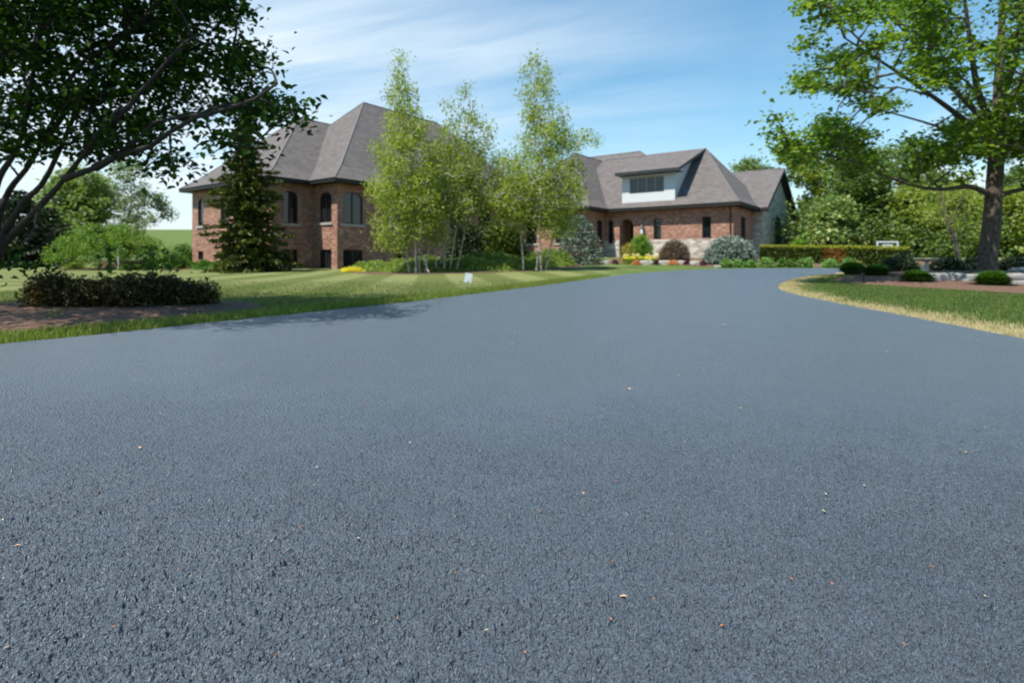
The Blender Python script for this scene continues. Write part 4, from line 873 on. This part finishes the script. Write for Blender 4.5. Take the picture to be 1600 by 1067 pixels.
mb = MB(); mb.tube([Vector((bp.x+.22*math.cos(a), bp.y-.28+.22*math.sin(a), zt_-.72)) for a in np.linspace(0, 6.283, 17)], .01, 6, False); mb.build('rim', M['coral_leaf'], r_)

# ------------------------------------------------------------------ flower bed in front of the right wing
for px, d, lb in ((929, 31.5, 'coral orange leafy clump at the left end of the bed, below the tall blue spruce'), (995, 31, 'coral orange leafy clump below the yellow flowers'), (1052, 31, 'coral orange leafy clump before the dead brown shrub')):
    mound('coral_bells', lb, P(px, d), .27, .22, .26, M['coral_leaf'], 500, .07, 'plant', 'coral orange clumps along the bed', lumps=20, core=False, bottom=-.1)
for px, d, lb in ((961, 31.5, 'dark purple leafy clump between the left and middle coral clumps'), (1026, 31.2, 'dark purple leafy clump left of the white edging stones'), (1073, 31, 'dark purple leafy clump among the white edging stones'), (1099, 30.3, 'dark purple leafy clump at the foot of the mounded blue spruce')):
    mound('purple_clump', lb, P(px, d), .17, .17, .26, M['purple_leaf'], 350, .06, 'plant', 'dark purple clumps along the bed', lumps=16, core=False, bottom=-.1)
fb = P(1000, 32); r_ = empty('daffodil_patch', fb, 'patch of yellow and cream flowers under the green ball bush', 'flowers')
Q = np.column_stack([rng.uniform(P(975, 32).x, P(1026, 32).x, 1500), rng.uniform(31.7, 32.4, 1500)]); z = T(Q[:, 0], Q[:, 1])
crown('leaves', np.column_stack([Q, z+rng.random(1500)*.32]), .11, M['cover_leaf'], r_, up=0, aspect=.3)
crown('yellow_flowers', np.column_stack([Q[:260], z[:260]+.27+rng.random(260)*.12]), .10, M['yellow_petal'], r_, aspect=.9)
for k in range(11):
    c_ = Q[260+k*9]; cc_ = np.array([c_[0], c_[1]-.1, float(T(*c_))+.42+.1*random.random()]); crown('cream_flower', cc_+rng.normal(size=(40, 3))*.045, .07, M['cream_petal'], r_, aspect=.9)
ws = 'white stones edging the flower bed'
for px, d, sx, lb in ((945, 31.3, .5, 'small pale edging stone right of the leftmost coral clump'), (1010, 31.3, .7, 'flat pale edging stone below the yellow flowers'), (1037, 31.3, .65, 'left one of the two large white edging stones by the dead shrub'), (1062, 31.2, .65, 'right one of the two large white edging stones by the dead shrub'), (1086, 30.8, .5, 'pale edging stone next to the mounded blue spruce'), (1121, 28.8, .3, 'small pale stone at the lawn corner below the mounded blue spruce')):
    rock('edging_stone', lb, P(px, d), sx, .3, .26 if d > 30 else .12, 'limestone', group=ws, seed=px)
for i_, (px, d, rr, hh_, mm, lb) in enumerate([(1135, 28.8, .28, .45, 'daisy_leaf', 'leafy green perennial in front of the mounded blue spruce, leftmost of the row'), (1155, 28.8, .26, .40, 'daisy_leaf', 'second leafy green perennial of the row, before the blue spruce'), (1173, 28.8, .22, .38, 'daisy_leaf', 'slim leafy perennial at the right foot of the blue spruce'), (1198, 28.8, .42, .48, 'daisy_leaf', 'broad leafy perennial below the left end of the clipped hedge'), (1228, 29, .6, .38, 'bush_leaf', 'low spreading bright green groundcover plant below the hedge'), (1258, 28.8, .40, .50, 'daisy_leaf', 'broad leafy perennial left of the dead hedge patch'), (1298, 28.8, .38, .45, 'daisy_leaf', 'leafy perennial at the foot of the dead hedge patch'), (1325, 28.8, .36, .45, 'daisy_leaf', 'leafy perennial right of the dead hedge patch'), (1338, 28.6, .3, .28, 'yellow_leaf', 'small dull yellow clump right of the dead hedge patch')]):
    mound('perennial', lb, P(px, d), rr, .35, hh_, M[mm], 900, .10, 'plant', 'perennials between hedge and driveway', lumps=26, core=False, bottom=-.1, up=.4, spread=.14)
# groundcover under the birches, grasses at the house foot
def cover(name, label, poly, h, n, m, size, cat='groundcover', up=.4):
    A = np.array(poly); lo, hi = A.min(0), A.max(0); Q = lo+(hi-lo)*rng.random((n*3, 2)); Q = Q[inside(Q, A)][:n]
    z = T(Q[:, 0], Q[:, 1]); hm_ = np.array([h*(.75+.7*noise.noise(Vector((q[0]*.8, q[1]*.8, 1)))+.3*noise.noise(Vector((q[0]*2.6, q[1]*2.6, 4)))) for q in Q]); ed = np.clip(polydist(Q, np.vstack([A, A[:1]]))/.5, .15, 1)
    V, Fc = leaf_arrays(np.column_stack([Q, z+hm_*ed*(.25+.75*rng.random(len(Q))**.5)]), size, .6, up, .1); return tag(meshobj(name, V, Fc, m), label, cat, kind='stuff')
bp_ = gp((560, 425), (640, 427), (720, 425.5), (800, 424), (850, 420.5), (900, 415.5))+[(3.8, 31.5), (1, 31.5), (-2, 30.5), (-4.5, 30), (-7.2, 29.5)]
half = [p for p in bp_]; xL = [p for p in bp_ if p[0] < -2.2]; 
cover('groundcover', 'low yellow-green perennials massed under the birches', bp_, .62, 42000, M['cover_leaf'], .085)
cover('groundcover', 'darker green perennials at the back of the birch bed', [(-3.5, 27.5), (-1, 27.2), (3.3, 30.3), (3.8, 32.5), (-3, 31.5)], .78, 16000, M['cover_leaf_dark'], .095)
cover('groundcover', 'strip of green grassy plants along the foot of the left brick wing', [(-19.6, 32.6), (-16.6, 30.0), (-12.4, 27.5), (-12.3, 28.9), (-16, 31.8), (-19.8, 34)], .5, 9000, M['lily_leaf'], .16, up=-.1)
cover('groundcover', 'pale green low plants along the left end of the birch bed', [(-8.3, 27.6), (-5.5, 26.8), (-5.2, 28.2), (-8.2, 29.4)], .42, 7000, M['cover_leaf'], .08)
yb = G(545, 426); mound('yellow_flowers', 'low mound of yellow flowers under the wide basement window', yb+Vector((0, .6, 0)), .55, .3, .22, M['yellow_petal'], 1400, .06, 'flowers', lumps=40, core=False, bottom=0)
# low stone garden wall behind the birches
a_, b_ = P(688, 30.5), P(752, 32.5); d_ = (b_-a_); d_.z = 0; mb = MB(); mb.box(Vector((a_.x, a_.y, a_.z-.2)), d_, Vector((-.1, .35, 0)), Vector((0, 0, .78))); mb.box(Vector((a_.x-.05, a_.y-.05, a_.z+.582)), d_*1.02, Vector((-.1, .45, 0)), Vector((0, 0, .09))); gw = mb.build('garden_wall', M['fieldstone']); tag(gw, 'low pale stone garden wall seen between the birch stems', 'garden wall')
# lawn treatment flag sign
sg = G(731, 452); r_ = empty('lawn_sign', sg, 'small tilted white lawn flag on a thin stem beside the driveway', 'lawn sign'); k_ = sg.y/F
mb = MB(); mb.tube([sg-Vector((0, 0, .02)), sg+Vector((0, 0, .19))], .0035, 6); mb.build('stem', M['black'], r_)
mb = MB(); c_ = sg+Vector((.01, -.006, .245)); ax_ = Vector((math.cos(-.16), .25, math.sin(-.16)))*.15; az_ = Vector((.035, 0, .20)); mb.box(c_-ax_/2-az_/2, ax_, Vector((0, .004, 0)), az_); sf = mb.build('sign_panel', M['sign_face'], r_)
mb = MB(); mb.box(c_-Vector((.012, .008, .105)), (.03, 0, 0), (0, .006, 0), (0, 0, .03)); mb.build('clip', M['black'], r_)

# ------------------------------------------------------------------ trees and shrubs on the left
# weeping ornamental tree with an umbrella crown
def weeping(base, R_, h):
    root = empty('weeping_tree', base, 'umbrella-shaped weeping tree with bright green hanging leaves in the left mulch bed', 'tree'); mb = MB(); hub = base+Vector((0, 0, h*.62)); mb.tube([base-Vector((0, 0, .1)), base+Vector((.03, 0, h*.3)), hub], [.11, .08, .07], 8); C_ = []; A_ = []
    for k in range(70):
        a = 6.283*k/70+random.uniform(-.1, .1); rr = R_*random.uniform(.4, 1.18); top = h*random.uniform(.74, 1.06)*(1-.22*(rr/R_)**2); pp_ = [hub, hub+Vector((math.cos(a)*rr*.45, math.sin(a)*rr*.45, top-h*.66)), hub+Vector((math.cos(a)*rr*.8, math.sin(a)*rr*.8, top-h*.72)), hub+Vector((math.cos(a)*rr, math.sin(a)*rr, (top-h*.62)-h*random.uniform(.25, .55)))]
        pp_ = densify(pp_, 5); mb.tube(pp_, np.linspace(.025, .004, len(pp_)), 4, False)
        for j, p in enumerate(pp_[3:]):
            for _ in range(26): C_.append((p+Vector((random.gauss(0, .15), random.gauss(0, .15), random.uniform(-.30, .08))))[:])
    mb.build('trunk', M['bark'], root); crown('crown', np.array(C_), .13, M['weep_leaf'], root, up=.1, droop=1.2, aspect=.4)
b = P(170, 31); weeping(b, 2.6, 2.55)
mb = MB(); p_ = P(185, 29.5); mb.tube([p_-Vector((0, 0, .1)), p_+Vector((0, 0, 1.35))], .05, 8); tag(mb.build('post', M['pale_post']), 'slim pale post standing before the weeping tree', 'post')
def blob_tree(name, label, base, blobs, d, lm, dens, size, spread, bm='bark', group=None, r=.12, flat=.7, dspread=.6, **kw):
    cents = []
    for px, py, rx, ry, n in blobs:
        for _ in range(n):
            a = random.random()*6.283; q = math.sqrt(random.random()); cents.append(PY(px+rx*q*math.cos(a), py+ry*q*math.sin(a), d+random.gauss(0, rx/F*d*dspread))[:])
    cents = np.array(cents); top = cents[np.argmax(cents[:, 2])]; mid = cents.mean(0); limbs = [densify([Vector(base)-Vector((0, 0, .3)), Vector(base).lerp(Vector(mid), .5), Vector(mid), Vector(mid).lerp(Vector(top), .8)], 4)]
    return tree(name, label, 'tree', base, limbs, [(r, r*.25)], cents, dens, spread, size, lm, M[bm], group, r0=r*.25, r1=.01, flat=flat, every=3, **kw)
lg = 'trees beyond the left lawn'
blob_tree('leafy_tree', 'mid green rounded tree beyond the lawn, behind the left part of the weeping tree', P(105, 48), [(120, 290, 45, 25, 60), (105, 330, 55, 40, 110), (140, 320, 35, 30, 60), (95, 375, 55, 30, 60)], 48, M['willow_leaf'], 50, .34, .32, group=lg)
blob_tree('leafy_tree', 'thin pale silvery tree beyond the lawn with sky showing through, left of the brick house', P(190, 54), [(200, 265, 28, 16, 26), (190, 300, 42, 28, 60), (235, 315, 24, 20, 24), (205, 345, 45, 20, 40), (258, 330, 12, 22, 10)], 54, M['pale_leaf'], 30, .30, .33, 'birch_bark', lg)
conifer('spruce_tree', 'dark bluish spruce at the left frame edge beyond the lawn', P(30, 34), 4.6, 2.6, M['dark_needle'], 30, 16, .28, -.15, .7, 'dark conifers at the left edge', ragged=.25, dens=26)
conifer('spruce_tree', 'squat dark conifer right of the bluish spruce, behind the hedge', P(75, 38), 3.8, 2.0, M['dark_needle'], 24, 15, .26, -.15, .6, 'dark conifers at the left edge', ragged=.25, dens=24)
mound('green_shrub', 'rounded green shrub beside the left corner of the brick house', P(268, 31.5), .8, .7, .95, M['bush_leaf'], 2600, .11, group='shrubs by the left house corner', lumps=60)
mound('green_shrub', 'taller green shrub close against the left corner of the brick house', P(287, 36), .8, .7, 1.35, M['bush_leaf'], 2600, .12, group='shrubs by the left house corner', lumps=60)
mound('green_shrub', 'small rusty-topped shrub in the left mulch bed', P(226, 31.5), .4, .35, .4, M['dead_leaf'], 700, .1, group='shrubs by the left house corner', lumps=20, core=False)
mound('green_shrub', 'small yellowish shrub at the left end of the mulch bed', P(115, 31), .5, .4, .38, M['cover_leaf'], 900, .1, group='shrubs by the left house corner', lumps=20, core=False)
mound('green_shrub', 'low green clump in the mulch below the slim pale post', P(205, 29.6), .6, .4, .3, M['bush_leaf'], 900, .1, group='shrubs by the left house corner', lumps=20, core=False)
mb = MB(); a_ = P(150, 33.5); b_ = P(255, 32.2); d_ = b_-a_; mb.box(Vector((a_.x, a_.y, a_.z-.2)), d_, (.1, .4, 0), (0, 0, .55)); tag(mb.build('retaining_wall', M['mulch']), 'low dark retaining edge behind the weeping tree bed', 'retaining wall')

# ------------------------------------------------------------------ woods on the right
wg = 'trees of the wood behind the hedge'
wood = [('grey-green treetop rising just behind the garage roof ridge', 1180, 60, [(1170, 258, 22, 10, 22), (1185, 280, 30, 20, 40)], 'willow_leaf'),
 ('tall mid green tree right of the stone gable', 1275, 58, [(1245, 240, 30, 18, 40), (1268, 275, 36, 26, 80), (1288, 325, 34, 34, 100), (1275, 360, 24, 30, 50)], 'wood_leaf_light'),
 ('deep green tree between the stone gable and the cream-flowered tree', 1275, 54, [(1275, 345, 20, 35, 60), (1278, 385, 20, 22, 34)], 'wood_leaf'),
 ('tree speckled with cream blossom behind the clipped hedge', 1305, 42, [(1303, 325, 20, 16, 40), (1303, 350, 32, 24, 80), (1305, 376, 40, 18, 70)], 'dogwood_leaf'),
 ('dark green tree behind the basketball backboard', 1375, 46, [(1350, 270, 45, 30, 90), (1355, 330, 36, 40, 110), (1385, 350, 38, 40, 110), (1360, 380, 40, 20, 50)], 'wood_leaf'),
 ('tall shadowy tree just right of the cream-flowered tree', 1335, 50, [(1330, 290, 34, 30, 80), (1335, 350, 26, 40, 80)], 'wood_leaf'),
 ('yellow-green tree right of the basketball backboard', 1440, 44, [(1435, 320, 42, 26, 100), (1445, 355, 46, 30, 140), (1435, 385, 40, 16, 50)], 'wood_leaf_light'),
 ('pale green tree directly behind the big trunk', 1520, 45, [(1500, 320, 44, 30, 110), (1515, 360, 44, 30, 120), (1510, 388, 46, 14, 50)], 'wood_leaf_light'),
 ('yellow-green tree right of the big trunk', 1600, 43, [(1590, 330, 44, 34, 140), (1600, 370, 46, 28, 130), (1640, 345, 40, 50, 120)], 'wood_leaf_light'),
 ('tall grey-green tree deep in the wood above the backboard', 1400, 62, [(1390, 255, 50, 26, 90), (1440, 280, 40, 26, 80), (1480, 300, 40, 20, 50)], 'willow_leaf'),
 ('dark tree deep in the wood at the right frame edge', 1620, 60, [(1600, 290, 50, 26, 80), (1640, 300, 40, 50, 100)], 'wood_leaf')]
for lb, px, d, bl, mm in wood:
    blob_tree('woodland_tree', lb, P(px, d), bl, d, M[mm], 40, .34, .36, group=wg, r=.16, up=.5)
ba = P(1500, 30); mb_ = [densify([P(1500, 30)-Vector((0, 0, .1)), PY(1492, 375, 30), PY(1478, 340, 30.3), PY(1472, 300, 30.6)]), densify([PY(1484, 352, 30.2), PY(1500, 320, 30), PY(1510, 295, 29.8)])]
cc = region_points([(1440, 300), (1520, 290), (1540, 350), (1450, 360)], 50, 29, 32, -1, .02)
tree('crooked_tree', 'young crooked pale-barked tree leaning left of the big trunk', 'tree', ba, mb_, [(.12, .05), (.05, .02)], cc, 26, .30, .13, M['wood_leaf_light'], M['bark_brown'], r0=.015, r1=.005)
# undergrowth that closes the view beneath the wood
A = np.array([(18, 46), (28, 38), (60, 44), (75, 70), (22, 64), (17, 52)]); Qw = A.min(0)+(A.max(0)-A.min(0))*rng.random((95000, 2)); Qw = Qw[inside(Qw, A)]; hw = 1.2+3.4*np.clip(np.array([noise.noise(Vector((q[0]*.25, q[1]*.25, 2))) for q in Qw])+.45, 0, 1)+np.clip((Qw[:, 1]-44)*.12, 0, 3)
V, Fc = leaf_arrays(np.column_stack([Qw, T(Qw[:, 0], Qw[:, 1])+hw*rng.random(len(Qw))]), .27, .7, .3, .1); tag(meshobj('undergrowth', V, Fc, M['wood_leaf']), 'dense green undergrowth beneath the wood behind the hedge', 'undergrowth', kind='stuff')

# ------------------------------------------------------------------ leaf scraps lying on the driveway
scr = [(184, 530, 2), (127, 569, 1), (210, 587, 1), (104, 616, 0), (218, 709, 2), (28, 744, 0), (27, 868, 2), (152, 782, 0), (4, 826, 1), (255, 656, 1), (347, 573, 1), (328, 797, 1), (473, 838, 0), (425, 890, 0), (495, 741, 1), (450, 723, 0), (573, 640, 0), (560, 569, 0), (750, 716, 1), (712, 913, 0), (733, 577, 1), (805, 521, 1), (800, 541, 1), (825, 587, 0), (883, 591, 0), (983, 613, 2), (989, 643, 1), (874, 664, 0), (843, 813, 0), (911, 785, 2), (964, 765, 0), (957, 900, 0), (974, 949, 2), (1023, 957, 0), (954, 988, 0), (820, 1045, 0), (1128, 999, 0), (1133, 510, 3), (1158, 644, 2), (1237, 921, 0), (1287, 813, 1), (1290, 785, 1), (1386, 553, 1), (1404, 627, 0), (1510, 717, 2), (1530, 536, 2), (1539, 676, 1), (1412, 1023, 0), (1538, 951, 1), (1455, 902, 0), (1350, 771, 1), (176, 1002, 0), (10, 1031, 1), (279, 909, 0), (359, 908, 0), (430, 1045, 0), (491, 770, 1), (640, 700, 1), (688, 650, 0), (1060, 590, 1), (1100, 560, 1), (1210, 600, 1), (1180, 740, 0), (1070, 700, 1), (560, 860, 1), (620, 990, 0), (760, 1010, 1), (1300, 930, 0)]
base_me = []
for kind_, (L_, Wd_, cc_) in enumerate([(.0075, .0028, (.46, .17, .06)), (.007, .004, (.46, .37, .25)), (.013, .006, (.46, .27, .12)), (.03, .018, (.70, .55, .42))]):
    m_ = simple('scrap_%d' % kind_, cc_, .7, .25, 200); vv = []
    for k in range(9):
        s = k/8; w2 = Wd_*.5*math.sin(math.pi*min(.96, max(.05, s)))**.7; vv += [(L_*(s-.5), w2, .0012*math.sin(s*3.1)+.0012), (L_*(s-.5), 0, .0004), (L_*(s-.5), -w2, .0012*math.sin(s*3.1)+.0010)]
    ff = []
    for k in range(8):
        for j in range(2): ff.append([k*3+j, k*3+j+1, k*3+j+4, k*3+j+3])
    me = bpy.data.meshes.new('leaf_scrap'); me.from_pydata(vv, [], ff); me.materials.append(m_); base_me.append(me)
lbl = ['tiny orange bud scale lying on the sealed driveway', 'tiny pale straw fleck lying on the sealed driveway', 'small tan seed scrap lying on the sealed driveway', 'pale curled dry leaf lying on the driveway, largest of the scraps']
for px, py, kd in scr:
    q = G(px, py); o = bpy.data.objects.new('leaf_scrap', base_me[kd]); COL.objects.link(o); s = 1.0+.55*max(0, q.y-1.2)**.8 if q.y < 6 else 3.0
    if kd == 3: s = 1.7
    o.location = (q.x, q.y, (relief(q.x, q.y) or q.z+.0135)+.0012); o.rotation_euler = (random.uniform(-.2, .2), random.uniform(-.2, .2), random.uniform(0, 6.28)); o.scale = (s, s, s)
    tag(o, lbl[kd], 'leaf scrap', 'scraps scattered on the driveway')
